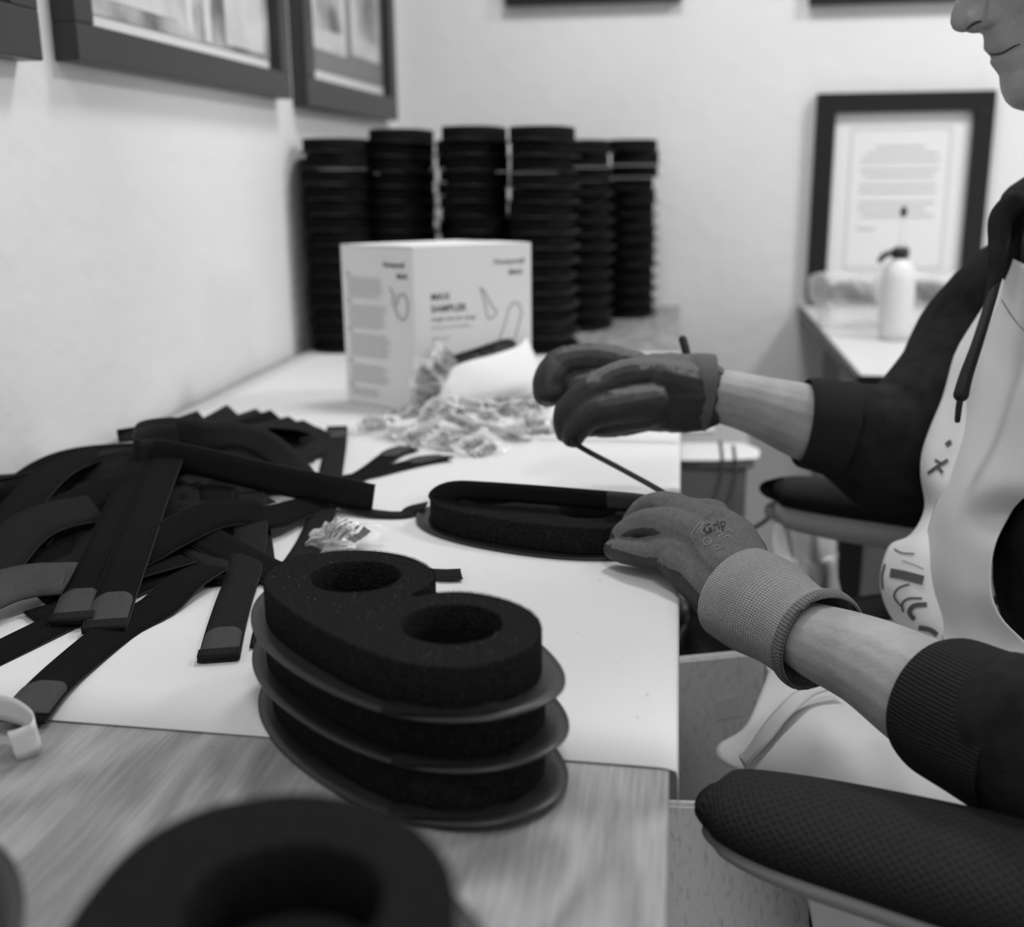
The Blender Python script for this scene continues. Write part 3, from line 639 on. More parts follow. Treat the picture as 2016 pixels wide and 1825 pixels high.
# bottom layers (fill of the pile)
fill=[[(-60,1010,.004),(80,985,.010),(240,960,.020),(400,930,.022),(520,905,.012)],[(-60,1060,.004),(100,1030,.012),(260,1000,.022),(430,960,.022),(560,925,.008)],
[(-60,1100,.004),(120,1075,.012),(280,1045,.018),(400,1010,.018),(520,975,.010)],[(60,930,.004),(200,925,.020),(340,915,.030),(470,895,.025),(600,880,.006)],
[(110,1130,.003),(210,1090,.010),(320,1060,.014),(420,1030,.014),(500,1000,.008)],[(-40,980,.006),(90,955,.018),(230,930,.030),(370,905,.036),(500,880,.020)],
[(440,1150,.003),(440,1080,.010),(430,1010,.020),(420,950,.026),(400,900,.020)],[(505,1120,.003),(500,1060,.006),(490,1000,.014),(485,950,.020),(470,900,.018)],
[(150,1000,.016),(250,985,.024),(350,960,.026),(470,950,.018),(580,955,.006)],[(0,1140,.003),(80,1100,.010),(190,1050,.016),(330,1010,.020),(420,985,.018)],
[(330,1110,.004),(350,1060,.014),(380,1000,.022),(400,940,.026),(430,890,.020)],[(80,1180,.003),(170,1140,.008),(260,1110,.010),(340,1100,.006),(420,1090,.004)],
[(220,905,.022),(330,880,.038),(430,860,.040),(530,850,.026),(610,860,.006)],[(-60,955,.010),(60,945,.022),(180,915,.034),(300,890,.042),(400,870,.036)]]
fl_lab=['at the far left','under the left bundle','along the left edge','along the wall side','in the left front','near the wall','in the middle going towards the camera','at the right side going towards the camera','across the middle','from the left edge inwards','in the centre','at the left front on the paper','at the top rear','at the left rear']
for i,f in enumerate(fill): strap('black elastic strap buried low in the pile, '+fl_lab[i],[p+((-22 if f[-1][0]>f[0][0] and abs(f[-1][0]-f[0][0])>abs(f[-1][1]-f[0][1]) else 0),) for p in f],('loop','rib','smooth')[i%3],wd=.030)
rn=random.Random(77)
pos=['rear','middle','front','left','right']
for i in range(26):
    x=rn.uniform(-40,330); y0=rn.uniform(950,1110); sl=rn.uniform(-.35,-.05) if i%4 else rn.uniform(.1,.35); L=rn.uniform(150,240); h=lambda xx,yy:max(.003,.020-abs((xx-250)/400)**2*.02-max(0,(yy-1020)/100)*.015)
    P_=[(x+L*f/3,y0+sl*L*f/3+rn.uniform(-10,10)) for f in range(4)]
    strap('black strap layered inside the pile, hidden under the '+pos[i%5]+' straps',[(a,b,h(a,b)+.001*(i%4),-15) for a,b in P_],('loop','rib','smooth')[i%3],wd=.030,group='black straps hidden in the '+pos[i%5]+' of the pile')
strap('black strap across the left rear of the pile, dropping to the left edge',[(-80,1030,.004,-20),(0,985,.012,-20),(75,925,.028,-20),(150,895,.036,-20),(260,885,.040,-20)])
strap('broad black strap curving off the left edge with a light selvedge',[(-90,1190,.010,-10),(0,1050,.030,-12),(60,975,.040,-15),(120,920,.044,-15),(200,890,.040,-15)],wd=.030)
strap('flat black strap along the skyline of the pile at the left',[(-80,955,.030,20),(0,945,.034,20),(110,918,.038,10),(190,895,.040,0),(290,885,.044,0)],'smooth')
strap('ribbed black strap curving off the left edge below the others',[(-70,1180,.008,-20),(0,1100,.022,-24),(50,1045,.032,-26),(110,1015,.036,-26),(190,1000,.034,-26)],'rib',wd=.036)
strap('black mesh strap arching through the left middle of the pile',[(60,1060,.024,-28),(110,1010,.034,-30),(190,975,.040,-32),(280,945,.044,-32)],'loop',wd=.030)
strap('black strap running to the left edge in front of the pile',[(-60,1315,.003,-12),(40,1265,.004,-12),(150,1210,.005,-12),(250,1160,.006,-14),(340,1125,.007,-14),(420,1100,.007,-10)],tabs=())
strap('black strap low across the front, ending under the two hanging tabs',[(60,1215,.004,0),(130,1185,.008,10),(200,1150,.010,0),(280,1125,.012,0),(370,1100,.012,0)])
strap('wavy black strap crossing the pile from the left front to the curled end',[(120,1140,.010,-25),(200,1118,.016,-28),(270,1090,.022,-30),(340,1050,.028,-34),(420,1014,.032,-36),(480,1008,.028,-34),(530,1018,.020,-30),(580,1004,.014,-22),(640,983,.010,-10)],wd=.030)
strap('black mesh strap passing under the pile towards the three-pad stack',[(300,1005,.026,-10),(370,1040,.022,-12),(440,1078,.014,-12),(510,1115,.008,-10),(580,1145,.006,-8)],wd=.030)
strap('short ribbed black strap end sticking out under the crossing straps',[(370,1072,.012,0),(410,1100,.010,0),(440,1125,.008,0)],'rib',wd=.022)
strap('black strap running diagonally across the paper with a grey tab at the bottom left',[(40,1420,.006,-6),(90,1360,.005,-4),(150,1305,.004,-8),(235,1238,.004,-14),(310,1195,.006,-14),(365,1145,.012,-10),(420,1115,.013,0)],tabs=(0,),fold=False,wd=.029)
strap('black strap with a grey tab and ribbed end pointing at the camera, front middle',[(430,1300,.003,0),(444,1240,.003,0),(462,1180,.004,0),(482,1120,.008,0),(495,1040,.018,0),(490,970,.022,0)],'rib',wd=.027,tabs=(0,))
strap('black strap with a grey tab hanging off the pile, left one of the pair',[(140,1228,.006,0),(165,1160,.012,0),(205,1080,.026,0),(240,1000,.038,0),(275,925,.048,0),(290,890,.050,0)],'loop',wd=.030,tabs=(0,))
strap('black strap with a grey tab hanging off the pile, right one of the pair',[(205,1244,.004,0),(228,1175,.012,0),(262,1080,.028,0),(290,1000,.040,0),(318,930,.050,0),(335,890,.052,0)],'loop',wd=.030,tabs=(0,))
strap('black strap with a long grey tab curling off the left edge',[(-60,1185,.020,10),(0,1160,.018,8),(70,1143,.016,0),(140,1138,.012,0),(190,1130,.010,0)],'smooth',tabs=(),wd=.026)
tt=strap('grey rounded hook tab end resting on the left front of the pile',[(-70,1190,.024,-26),(0,1158,.023,-28),(60,1143,.022,-28),(100,1140,.021,-26,.85),(125,1139,.020,-26,.55),(138,1139,.020,-24,.2)],'tab',wd=.034,fold=False)
strap('black strap dropping from the pile to the single packet',[(664,845,.006,0),(660,880,.005,0),(652,925,.004,0),(640,985,.008,0),(622,1045,.004,0),(595,1095,.003,0),(560,1140,.003,0)],'rib',tabs=(0,))
strap('black strap with a grey tab, left one of the two ends pointing at the packets',[(812,882,.004,0),(775,892,.004,0),(730,925,.003,0),(690,945,.003,0),(620,960,.004,0)],'loop',tabs=(0,),fold=False)
strap('black strap with a grey tab, right one of the two ends pointing at the packets',[(885,899,.004,-10),(840,905,.004,0),(780,920,.003,0),(720,935,.003,0),(640,950,.003,0)],'loop',tabs=(0,),fold=False)
strap('thin black strap lying on its side with an upturned tip, right of the pile',[(838,996,.010,10),(815,1003,.006,10),(790,1013,.003,0),(735,1010,.004,0),(680,998,.006,-5),(640,985,.010,0),(590,972,.012,0)],'smooth',wd=.017)
strap('black strap end poking out from behind the three-pad stack at its right',[(908,1130,.004,0),(880,1131,.004,0),(840,1130,.003,0),(740,1128,.003,0)],'rib',wd=.021,tabs=())
strap('black strap end poking out at the left behind the three-pad stack',[(522,1272,.003,0),(528,1240,.003,0),(540,1200,.003,0)],'rib',wd=.02)
strap('black strap behind the top loop, rounded end showing on the right',[(560,965,.004,0),(500,960,.006,0),(440,955,.010,0)],'smooth')
# rear cluster of folded straps
rc=[((402,826,.026,50),(365,838,.030,40),(330,850,.032,30)),((462,812,.022,45),(428,832,.030,40),(395,848,.034,30)),((520,818,.026,35),(478,832,.032,32),(430,846,.036,30)),((548,822,.026,40),(505,838,.032,45),(460,852,.034,40)),((585,832,.022,30),(545,842,.028,30),(500,852,.032,30)),((615,838,.016,25),(580,846,.022,30),(540,856,.028,30)),((642,850,.010,20),(600,858,.016,30),(550,868,.022,35)),((628,870,.008,25),(580,878,.014,30),(530,884,.020,30)),((652,868,.006,15),(600,892,.010,20),(540,904,.014,20)),((600,905,.006,5),(560,912,.010,10),(500,905,.018,20))]
rl=['furthest left of the folded ones at the rear','second of the folded ones at the rear','third of the folded ones at the rear','fourth of the folded ones at the rear','fifth of the folded ones at the rear','sixth of the folded ones at the rear','at the right end of the rear fold','below the right end of the rear fold','reaching right towards the standing grey tab','under the long top loop at its right']
for i,pp in enumerate(rc): strap('black folded strap '+rl[i],pp,('smooth','rib','smooth','loop')[i%4],wd=.027)
strap('short ribbed strap end standing up at the back of the pile',[(262,868,.045,0),(258,850,.052,0),(256,842,.056,0)],'rib',wd=.028)
strap('ribbed strap turned over in the rear of the pile',[(470,870,.030,20),(520,850,.034,30),(560,850,.032,30),(600,858,.022,20)],'loop',wd=.022)
# the two topmost loops
strap('long black strap standing on edge across the top of the pile, squared right end',[(350,862,.060,70),(300,868,.060,72),(268,884,.058,86),(272,896,.056,98),(310,895,.054,95),(380,906,.050,92),(450,922,.044,92),(540,943,.034,92),(640,963,.024,92),(735,983,.016,92)],'smooth',wd=.029,n=10)
strap('black strap arching over the top of the pile behind the long one',[(272,884,.058,-80),(288,858,.062,-68),(345,850,.062,-62),(410,860,.058,-58),(460,858,.058,-52),(505,868,.052,-44),(545,893,.042,-34),(580,925,.028,-20),(605,950,.018,-8)],'smooth',wd=.030,n=10)
# white tape curl
t=empty('tape_curl',at(45,1490)+Vector((0,0,.001)),'curl of white glossy tape at the left edge, over the paper border','tape')
ribbon('tape',[tuple(at(px,py,TZ+z))+(r_,) for px,py,z,r_ in [(-50,1385,.022,78),(0,1392,.020,80),(40,1404,.018,80),(70,1428,.015,82),(70,1450,.012,86),(45,1464,.010,90),(24,1470,.009,90)]],.019,M['white'],t,th=.0004)
# lint on the paper
bm=bmesh.new(); rn=random.Random(11)
for k in range(40):
    p=at(rn.uniform(380,1300),rn.uniform(900,1480),TZ+.0016); a=rn.uniform(0,PI); d=Vector((math.cos(a),math.sin(a),0))*rn.uniform(.0008,.002); s=Vector((-d.y,d.x,0)).normalized()*.00015; m_=p+s*rn.uniform(-6,6)
    for q0,q1 in ((p-d,m_),(m_,p+d)): bm.faces.new([bm.verts.new(q0-s),bm.verts.new(q0+s),bm.verts.new(q1+s),bm.verts.new(q1-s)])
o=bmo('lint',bm,M['ink']); tag(o,'tiny dark lint fibres scattered on the white paper','lint',None,'stuff')

# ------------------------------------------------------------ things beyond the table
t=empty('side_desk',(.75,2.3,0),'white side desk with a black edge against the back wall','desk')
bm=bmesh.new(); box(bm,.292,1.25,1.832,2.78,.732,.7496,bev=.003); bmo('desktop',bm,M['desktop'],t)
bm=bmesh.new(); box(bm,.284,.292,1.824,2.78,.730,.7490); box(bm,.292,1.25,1.824,1.832,.730,.7490); bmo('edge_band',bm,M['blackplastic'],t)
for x,y in ((.50,2.05),(1.2,2.05),(.36,2.7),(1.2,2.7)): bx('leg',(x-.02,x+.02,y-.02,y+.02,0,.732),M['metal'],t)
def lathe(name,prof,c,m,parent,seg=28):
    bm=bmesh.new(); rings=[]
    for r,z in prof: rings.append([bm.verts.new((c[0]+r*math.cos(2*PI*j/seg),c[1]+r*math.sin(2*PI*j/seg),c[2]+z)) for j in range(seg)])
    for a,b in zip(rings,rings[1:]):
        for j in range(seg): bm.faces.new((a[j],a[(j+1)%seg],b[(j+1)%seg],b[j]))
    bm.faces.new(rings[0]); bm.faces.new(rings[-1]); return bmo(name,bm,m,parent,smooth=True)
c=(.413,2.235,.7498)
t=empty('squeeze_bottle',c,'white bottle with a thin nozzle standing on the side desk before the certificate','bottle')
lathe('body',[(.024,0),(.030,.004),(.031,.02),(.031,.115),(.027,.138),(.016,.15),(.013,.155)],c,M['white'],t)
lathe('collar',[(.015,.155),(.016,.157),(.016,.172),(.012,.175)],c,M['blackplastic'],t); lathe('nozzle',[(.009,.175),(.0055,.19),(.0035,.232),(.003,.236)],c,M['wrap'],t); lathe('nozzle_cap',[(.005,.232),(.006,.235),(.006,.247),(.003,.25)],c,M['blackplastic'],t)
tube('trigger',[(c[0]-.012,c[1],c[2]+.166,.005),(c[0]-.03,c[1]-.004,c[2]+.160,.006),(c[0]-.038,c[1]-.006,c[2]+.15,.005)],M['blackplastic'],t)
def crumple(name,p,s,seed,label,cat,m='wrap'):
    me=wrapper_mesh(seed,.20*s,.15*s,.11*s); 
    for v in me.vertices: v.co+=Vector((mnoise.noise(v.co*14),mnoise.noise(v.co*14+Vector((5,0,0))),mnoise.noise(v.co*11+Vector((0,5,0)))))*.03*s
    z=min(v.co.z for v in me.vertices); me.transform(Matrix.Translation((p[0],p[1],p[2]-z))); me.materials.clear()
    o=link(name,me,M[m],None); return tag(o,label,cat)
crumple('plastic_bag',(.365,2.42,.7498),.9,11,'clear crumpled plastic bag on the side desk, left behind the bottle','bag'); crumple('plastic_bag',(.50,2.36,.7498),1.0,12,'clear crumpled plastic bag on the side desk, right of the bottle','bag')
t=empty('storage_crate',(.02,1.95,0),'grey wooden crate standing behind the table edge','crate')
for nm,b in (('front_board',(-.18,.115,1.76,1.772,0,.61)),('back_board',(-.18,.115,2.10,2.112,0,.61)),('side_board',(-.18,-.168,1.772,2.10,0,.61)),('side_board',(.103,.115,1.772,2.10,0,.61)),('lid',(-.19,.125,1.75,2.12,.6105,.6225))): bx(nm,b,M['grey'],t,bev=.001)
bx('handle_hole_shade',(.012,.055,1.7585,1.7597,.50,.535),M['ink'],t)  # dark plate on the board, painted shade of a handle hole
o=patch('paper_slip',[[(-.05,1.735,.6245),(.06,1.74,.625),(.13,1.75,.628)],[(-.05,1.80,.6245),(.06,1.80,.6245),(.135,1.80,.630)],[(-.05,1.85,.6245),(.05,1.86,.6245),(.11,1.86,.6260)]],M['paper'],None,th=.0004); tag(o,'white paper slip at the front of the crate lid','paper')
o=patch('paper_slip',[[(-.05,1.93,.6245),(.03,1.94,.625),(.07,1.95,.626)],[(-.05,2.02,.6245),(.03,2.02,.625),(.06,2.02,.628)]],M['paper'],None,th=.0004); tag(o,'short white paper slip further back on the crate lid','paper')
pts=[atY(1438,876,1.745),atY(1442,930,1.70),atY(1425,985,1.66),atY(1395,1040,1.62),atY(1370,1120,1.6),atY(1400,1200,1.6),atY(1460,1260,1.6)]
def cordthing(label,pts,r,name='cable',cat='cable'):
    o=tube(name,[tuple(p)+(r,) for p in pts],M['cord'],None,8,6); return tag(o,label,cat)
cordthing('black cable hanging from the crate lid, left of the two strands',[p+Vector((-.016,0,.004)) for p in pts],.0028); cordthing('black cable hanging from the crate lid, right of the two strands',[p+Vector((.004,-.01,0)) for p in pts],.0028)
cordthing('black cable curving up beside the far armrest',[atY(1400,1075,1.5),atY(1455,1055,1.5),atY(1500,1030,1.5),atY(1530,1008,1.5),atY(1548,1040,1.5),atY(1560,1100,1.5),atY(1575,1200,1.5)],.003)
t=empty('metal_shelf',(.30,1.9,0),'dark metal shelf rack seen under the far armrest','shelf')
for px,w_,m in ((1632,.006,'blackplastic'),(1672,.018,'blackplastic'),(1800,.012,'blackplastic')):
    x=atY(px,1100,1.7).x; bx('post',(x-w_,x+w_,1.69,1.71,0,.60),M[m],t)
x0=atY(1695,1100,1.7).x; x1=atY(1752,1100,1.7).x; bx('panel',(x0,x1,1.70,1.705,.02,.60),M['grey'],t); bx('shelf_board',(atY(1625,1100,1.7).x-.02,atY(1800,1100,1.7).x+.02,1.71,1.95,.33,.345),M['blackplastic'],t); bx('shelf_board',(atY(1625,1100,1.7).x-.02,atY(1800,1100,1.7).x+.02,1.69,1.95,.60,.612),M['blackplastic'],t)
o=patch('plastic_film',[[atY(1530,1020,1.42),atY(1560,1010,1.45),atY(1600,1015,1.42),atY(1640,1000,1.44)],[atY(1525,1100,1.40),atY(1565,1090,1.46),atY(1605,1100,1.40),atY(1650,1080,1.45)],[atY(1540,1200,1.38),atY(1580,1190,1.46),atY(1620,1195,1.40),atY(1650,1180,1.45)],[Vector((atY(1540,1200,1.38).x,1.38,.012)),Vector((atY(1580,1190,1.46).x,1.46,.012)),Vector((atY(1620,1190,1.46).x,1.40,.012)),Vector((atY(1650,1190,1.46).x,1.45,.012))]],M['wrap'],None,nu=8,nv=8,th=.0006,wr=.012,ws=16); tag(o,'clear plastic film hanging under the far armrest','plastic film')
o=crumple('paper_scrap',(.47,2.50,.001),.55,21,'white paper scrap on the floor behind the seated person','paper','paper')
# open carton between the table edge and the lap
t=empty('open_carton',(-.03,.98,0),'open speckled board carton between the table edge and the lap','carton')
def wallp(name,a,b,h,m=M['board'],th=.010,par=None):
    a=Vector((*a,0)); b=Vector((*b,0)); d=(b-a).normalized(); n=Vector((-d.y,d.x,0))*th; bm=bmesh.new()
    v=[bm.verts.new(p) for p in (a,b,b+n,a+n)]; w_=[bm.verts.new(p+ZV*h) for p in (a,b,b+n,a+n)]
    bm.faces.new(v); bm.faces.new(w_)
    for i in range(4): bm.faces.new((v[i],v[(i+1)%4],w_[(i+1)%4],w_[i]))
    bmesh.ops.bevel(bm,geom=[e for e in bm.edges if e.verts[0].co.z>h-.01 and e.verts[1].co.z>h-.01],offset=.003,segments=2,affect='EDGES'); return bmo(name,bm,m,par)
wallp('near_panel',(-.20,.840),(.132,.862),.55,par=t); wallp('far_panel',(-.20,1.06),(.105,1.17),.555,par=t); wallp('side_panel',(-.19,.852),(-.19,1.06),.55,par=t); wallp('side_panel',(.132,.874),(.115,1.165),.55,par=t)
bx('bottom_panel',(-.185,.115,.875,1.05,0,.010),M['board'],t)
d=(Vector((.105,1.17,0))-Vector((-.20,1.06,0))).normalized(); nn=Vector((d.y,-d.x,0))
def onfar(px,py,off): # point on the inner face of the far panel
    o=Vector((-.20,1.06,0))+nn*off; r_=ray(px,py); k=(o-CAM).dot(nn)/r_.dot(nn); return CAM+r_*k
bm=bmesh.new(); q=[onfar(*p,.0012) for p in ((1407,1378),(1452,1370),(1460,1410),(1412,1420))]; q2=[p-nn*.001 for p in q]; a=[bm.verts.new(p) for p in q]; b=[bm.verts.new(p) for p in q2]; bm.faces.new(a); bm.faces.new(b[::-1])
for i in range(4): bm.faces.new((a[i],b[i],b[(i+1)%4],a[(i+1)%4]))
bmo('sticker',bm,M['white'],t)
me=remesh('bin_bag',[ellipsoid((.0,1.42,.30),(.15,.17,.29)),ellipsoid((.06,1.34,.44),(.07,.09,.13)),ellipsoid((-.04,1.35,.48),(.08,.07,.12)),ellipsoid((.02,1.44,.25),(.12,.12,.24))],.006,2)
for v in me.vertices: v.co+=Vector((mnoise.noise(v.co*22),mnoise.noise(v.co*22+Vector((3,0,0))),mnoise.noise(v.co*18+Vector((0,3,0)))))*.018; v.co.z=max(v.co.z,.002)
o=link('bin_bag',me,M['bag']); tag(o,'crumpled black bag under the table behind the carton, below the gloved wrist','bag')
# office chair
M['lightshell']=mat('light_grey_plastic',.55,.45,.3)
t=empty('office_chair',(.58,.98,0),'office chair with mesh-covered black armrests, seating the person','chair')
nr=[(1404,1570,.703,.016),(1414,1574,.703,.025),(1450,1584,.703,.034),(1560,1618,.703,.042),(1750,1668,.703,.047),(1950,1722,.703,.050),(2150,1775,.703,.050)]
NR=[tuple(at(a,b,z))+(r_,.50,0) for a,b,z,r_ in nr]; o=tube('armrest_pad',NR,M['mesh'],t,28,6); o['label']='near armrest pad with honeycomb mesh fabric'
tube('armrest_shell',[(p[0]+.004,p[1]-.002,p[2]-.013,p[3]*.95,.42,0) for p in NR],M['grey'],t,20,6)
FR=[tuple(at(a,b,z))+(r_,.50,0) for a,b,z,r_ in [(1540,966,.703,.026),(1552,967,.703,.034),(1640,978,.703,.042),(1760,992,.703,.046),(1900,1010,.703,.046)]]
FR.append((FR[-1][0]+.06,FR[-1][1],.703,.044,.5,0))
o=tube('armrest_pad',FR,M['mesh'],t,24,6); o['label']='far armrest pad'
tube('armrest_shell',[(p[0]+.004,p[1]-.002,p[2]-.026,p[3]*.90,.60,0) for p in FR],M['lightshell'],t,16,6)
for P_ in (NR,FR):
    e=P_[-1]; yy=.74 if P_ is NR else 1.22
    tube('armrest_post',[(e[0]+.03,e[1],e[2]-.03,.02),(e[0]+.10,(e[1]+yy)/2,.55,.02),(.52,yy,.425,.022)],M['grey'],t,12)
bm=bmesh.new(); box(bm,.30,.84,.74,1.24,.395,.45,bev=.025); bmo('seat',bm,M['hoodie'],t,smooth=True)
patch('backrest',[[(.86,.76,.52),(.90,.98,.50),(.86,1.20,.52)],[(.88,.75,.72),(.92,.98,.70),(.88,1.21,.72)],[(.90,.76,.95),(.95,.98,.95),(.90,1.20,.95)]],M['mesh'],t,th=.03)
tube('back_stem',[(.66,.98,.38,.022),(.88,.98,.40,.022),(.955,.98,.58,.02),(.955,.98,.8,.018)],M['blackplastic'],t)
tube('post',[(.58,.98,.08,.028),(.58,.98,.39,.028)],M['metal'],t)
for k in range(5):
    a=R(72*k+20); tube('base_arm',[(.58,.98,.09,.024),(.58+.27*math.cos(a),.98+.27*math.sin(a),.065,.016)],M['blackplastic'],t,10,2)
    tube('caster',[(.58+.27*math.cos(a)-.012,.98+.27*math.sin(a),.028,.027),(.58+.27*math.cos(a)+.012,.98+.27*math.sin(a),.028,.027)],M['blackplastic'],t,14,1)

# ------------------------------------------------------------ the seated person
person=empty('person',(.6,.98,.451),'seated person in black hooded sweatshirt, pale apron and grey gloves, looking down','person')
def D4(px,py,d,r_,*k): return tuple(atD(px,py,d))+(r_,)+k
HY=1.05; TL=R(18); O=atY(2130,-60,HY); FW=Vector((-math.cos(TL),0,-math.sin(TL))); UPV=Vector((-math.sin(TL),0,math.cos(TL)))
def ah(px,py): p=atY(px,py,HY)-O; return (p.dot(UPV),p.dot(FW))
def interp(T,h):
    if h<=T[0][0]: return T[0][1]
    for (a,b),(c,d) in zip(T,T[1:]):
        if h<=c: f=(h-a)/(c-a) if c>a else 0; return b+(d-b)*f
    return T[-1][1]
act=sorted([ah(*p) for p in [(2120,-352),(2030,-325),(1970,-270),(1935,-200),(1922,-150),(1918,-125),(1926,-100),(1918,-80),(1898,-45),(1882,-8),(1872,22),(1868,45),(1873,58),(1888,66),(1908,64),(1925,58),(1934,60),(1938,72),(1939,84),(1937,92),(1939,99),(1945,104),(1972,106.5),(1956,111),(1951,117),(1951,125),(1962,137),(1972,147),(1972,160),(1975,180),(1984,200),(1998,212),(2020,219),(2060,224)]])
base=sorted([ah(*p) for p in [(2120,-352),(2030,-325),(1970,-270),(1935,-200),(1922,-150),(1922,-125),(1934,-100),(1944,0),(1948,70),(1956,105),(1966,137),(1972,147),(1972,160),(1975,180),(1984,200),(1998,212),(2020,219),(2060,224)]])
hn=ah(1936,66)[0]; hl=ah(1966,140)[0]; hmin=ah(2060,224)[0]; hmax=ah(2120,-352)[0]
WT=[(hmin-.004,.006),(hmin+.004,.022),(-.092,.036),(-.075,.048),(-.05,.060),(-.02,.068),(.01,.073),(.05,.077),(.085,.070),(.108,.055),(.122,.036),(hmax,.004)]
BT=[(hmin-.004,.035),(-.09,.020),(-.07,-.02),(-.045,-.06),(-.01,-.085),(.03,-.100),(.07,-.098),(.1,-.08),(.12,-.05),(hmax,-.0)]
bm=bmesh.new(); rings=[]; NS=180; NA=72
for i in range(NS+1):
    h=hmin+(hmax-hmin)*i/NS; af=interp(base,h); ex=interp(act,h)-af; ab=interp(BT,h); wd=interp(WT,h); ac=min((af+ab)*.5,af-.02) if af-ab>.04 else (af+ab)*.5
    sg=.0125 if h>hn else (.021 if h>hl else .03); sg=.009+.0055*max(0,min(1,(.05-h)/.05)) if h>hn+.0 else sg
    ring=[]
    for j in range(NA):
        ph=2*PI*j/NA; c_,s_=math.cos(ph),math.sin(ph); y=wd*s_
        if c_>0: a_=ac+(af-ac)*c_**.85+ex*math.exp(-(y/sg)**2)
        else: a_=ac+(ac-ab)*c_
        # eye sockets
        eyeh=ah(1935,-85)[0]; a_-=.010*math.exp(-((h-eyeh)/.010)**2-((abs(y)-.031)/.014)**2) if c_>0 else 0
        ring.append(bm.verts.new(O+FW*a_+UPV*h+Vector((0,1,0))*y))
    rings.append(ring)
for a,b in zip(rings,rings[1:]):
    for j in range(NA): bm.faces.new((a[j],a[(j+1)%NA],b[(j+1)%NA],b[j]))
bm.faces.new(rings[0]); bm.faces.new(rings[-1]); headme=bpy.data.meshes.new('h'); bm.to_mesh(headme); bm.free()
def hp(px,py,dy): p=atY(px,py,HY); return Vector((p.x,HY+dy,p.z))
parts=[headme]
ndir=Matrix.Rotation(TL,3,'Y')
for s in (-1,1): parts.append(ellipsoid(hp(1922,42,s*.0135),(.012,.0065,.008),ndir)); parts.append(ellipsoid(hp(2135,-10,s*.076),(.016,.008,.030),Matrix.Rotation(TL,3,'Y')))
parts.append(tube_mesh('neck',[tuple(O+UPV*-.02+FW*-.035)+(.055,),tuple(O+UPV*-.085+FW*-.045)+(.056,),(.42,1.03,1.0,.064),(.44,1.02,.95,.075)],20,4))
parts.append(tube_mesh('torso',[(.63,.98,.52,.165,.75,0),(.56,.98,.62,.155,.72,0),(.49,.99,.74,.155,.70,0),(.435,1.0,.88,.165,.66,0),(.425,1.01,.95,.16,.58,0),(.43,1.02,.99,.10,.6,0)],28,4))
NA_=[D4(1480,1195,.81,.024,.8,0),D4(1560,1235,.78,.025,.85,0),D4(1620,1265,.757,.029,.88,0),D4(1720,1308,.725,.033,.9,0),D4(1850,1385,.69,.039,.95,0),D4(2000,1450,.66,.044),(.27,.605,.755,.045),(.36,.72,.88,.05),(.42,.83,.965,.055)]
FA_=[D4(1385,772,1.13,.031,.85,0),D4(1480,795,1.13,.033,.9,0),D4(1590,832,1.13,.039),D4(1740,880,1.13,.045),(.26,1.16,.80,.048),(.35,1.19,.89,.052),(.41,1.18,.965,.055)]
parts+= [tube_mesh('a',NA_,18,5),tube_mesh('a',FA_,18,5)]
for yh,yk in ((.90,.86),(1.07,1.20)): parts.append(tube_mesh('l',[(.62,yh,.535,.085),(.40,(yh+yk)/2,.545,.075),(.21,yk,.535,.058),(.19,yk,.45,.054),(.23,yk,.25,.045),(.25,yk,.09,.033),(.21,yk,.04,.032),(.10,yk,.032,.026)],16,4))
# hand skeletons (also the gloves)
hn_fing=[[(1392,1118,.868,.0165),(1330,1090,.885,.0155),(1285,1090,.897,.0125),(1240,1088,.91,.0105),(1205,1082,.925,.0085)],
 [(1400,1075,.872,.0165),(1330,1040,.895,.0155),(1278,1032,.912,.0135),(1240,1045,.925,.0115),(1222,1062,.930,.0100)],
 [(1400,1040,.89,.0165),(1340,1010,.915,.015),(1296,998,.935,.0135),(1262,1010,.950,.0115),(1245,1030,.955,.0100)],
 [(1405,1020,.915,.0155),(1350,1012,.94,.014),(1310,1020,.955,.0125),(1285,1040,.965,.0105)],
 [(1450,1060,.915,.016),(1400,1060,.945,.0145),(1360,1060,.965,.012),(1330,1062,.975,.0105)]]
hn_palm=[[(1385,1110,.873,.0175),(1430,1165,.845,.0215),(1470,1200,.818,.021)],[(1392,1080,.878,.0190),(1440,1130,.85,.0225),(1480,1178,.823,.022)],[(1395,1048,.893,.0185),(1440,1095,.868,.0225),(1480,1155,.833,.021)],[(1400,1030,.915,.0175),(1445,1070,.885,.021),(1478,1130,.845,.019)],[(1330,1105,.880,.0155),(1385,1150,.862,.018),(1432,1208,.835,.019)]]
hf_fing=[[(1255,728,1.12,.0185),(1185,712,1.13,.0185),(1110,716,1.125,.0175),(1082,745,1.115,.0165),(1078,775,1.11,.0150)],
 [(1290,738,1.09,.0175),(1225,742,1.085,.0165),(1160,775,1.08,.0160),(1120,812,1.085,.0150),(1118,850,1.09,.0130)],
 [(1285,790,1.08,.018),(1225,800,1.07,.0165),(1165,815,1.07,.0150),(1135,845,1.075,.0130),(1128,862,1.08,.0110)],
 [(1290,805,1.09,.017),(1235,822,1.085,.0150),(1185,832,1.085,.0135),(1160,838,1.09,.0115)],
 [(1300,810,1.12,.016),(1250,828,1.115,.0140),(1205,838,1.11,.0120),(1180,842,1.11,.0105)]]
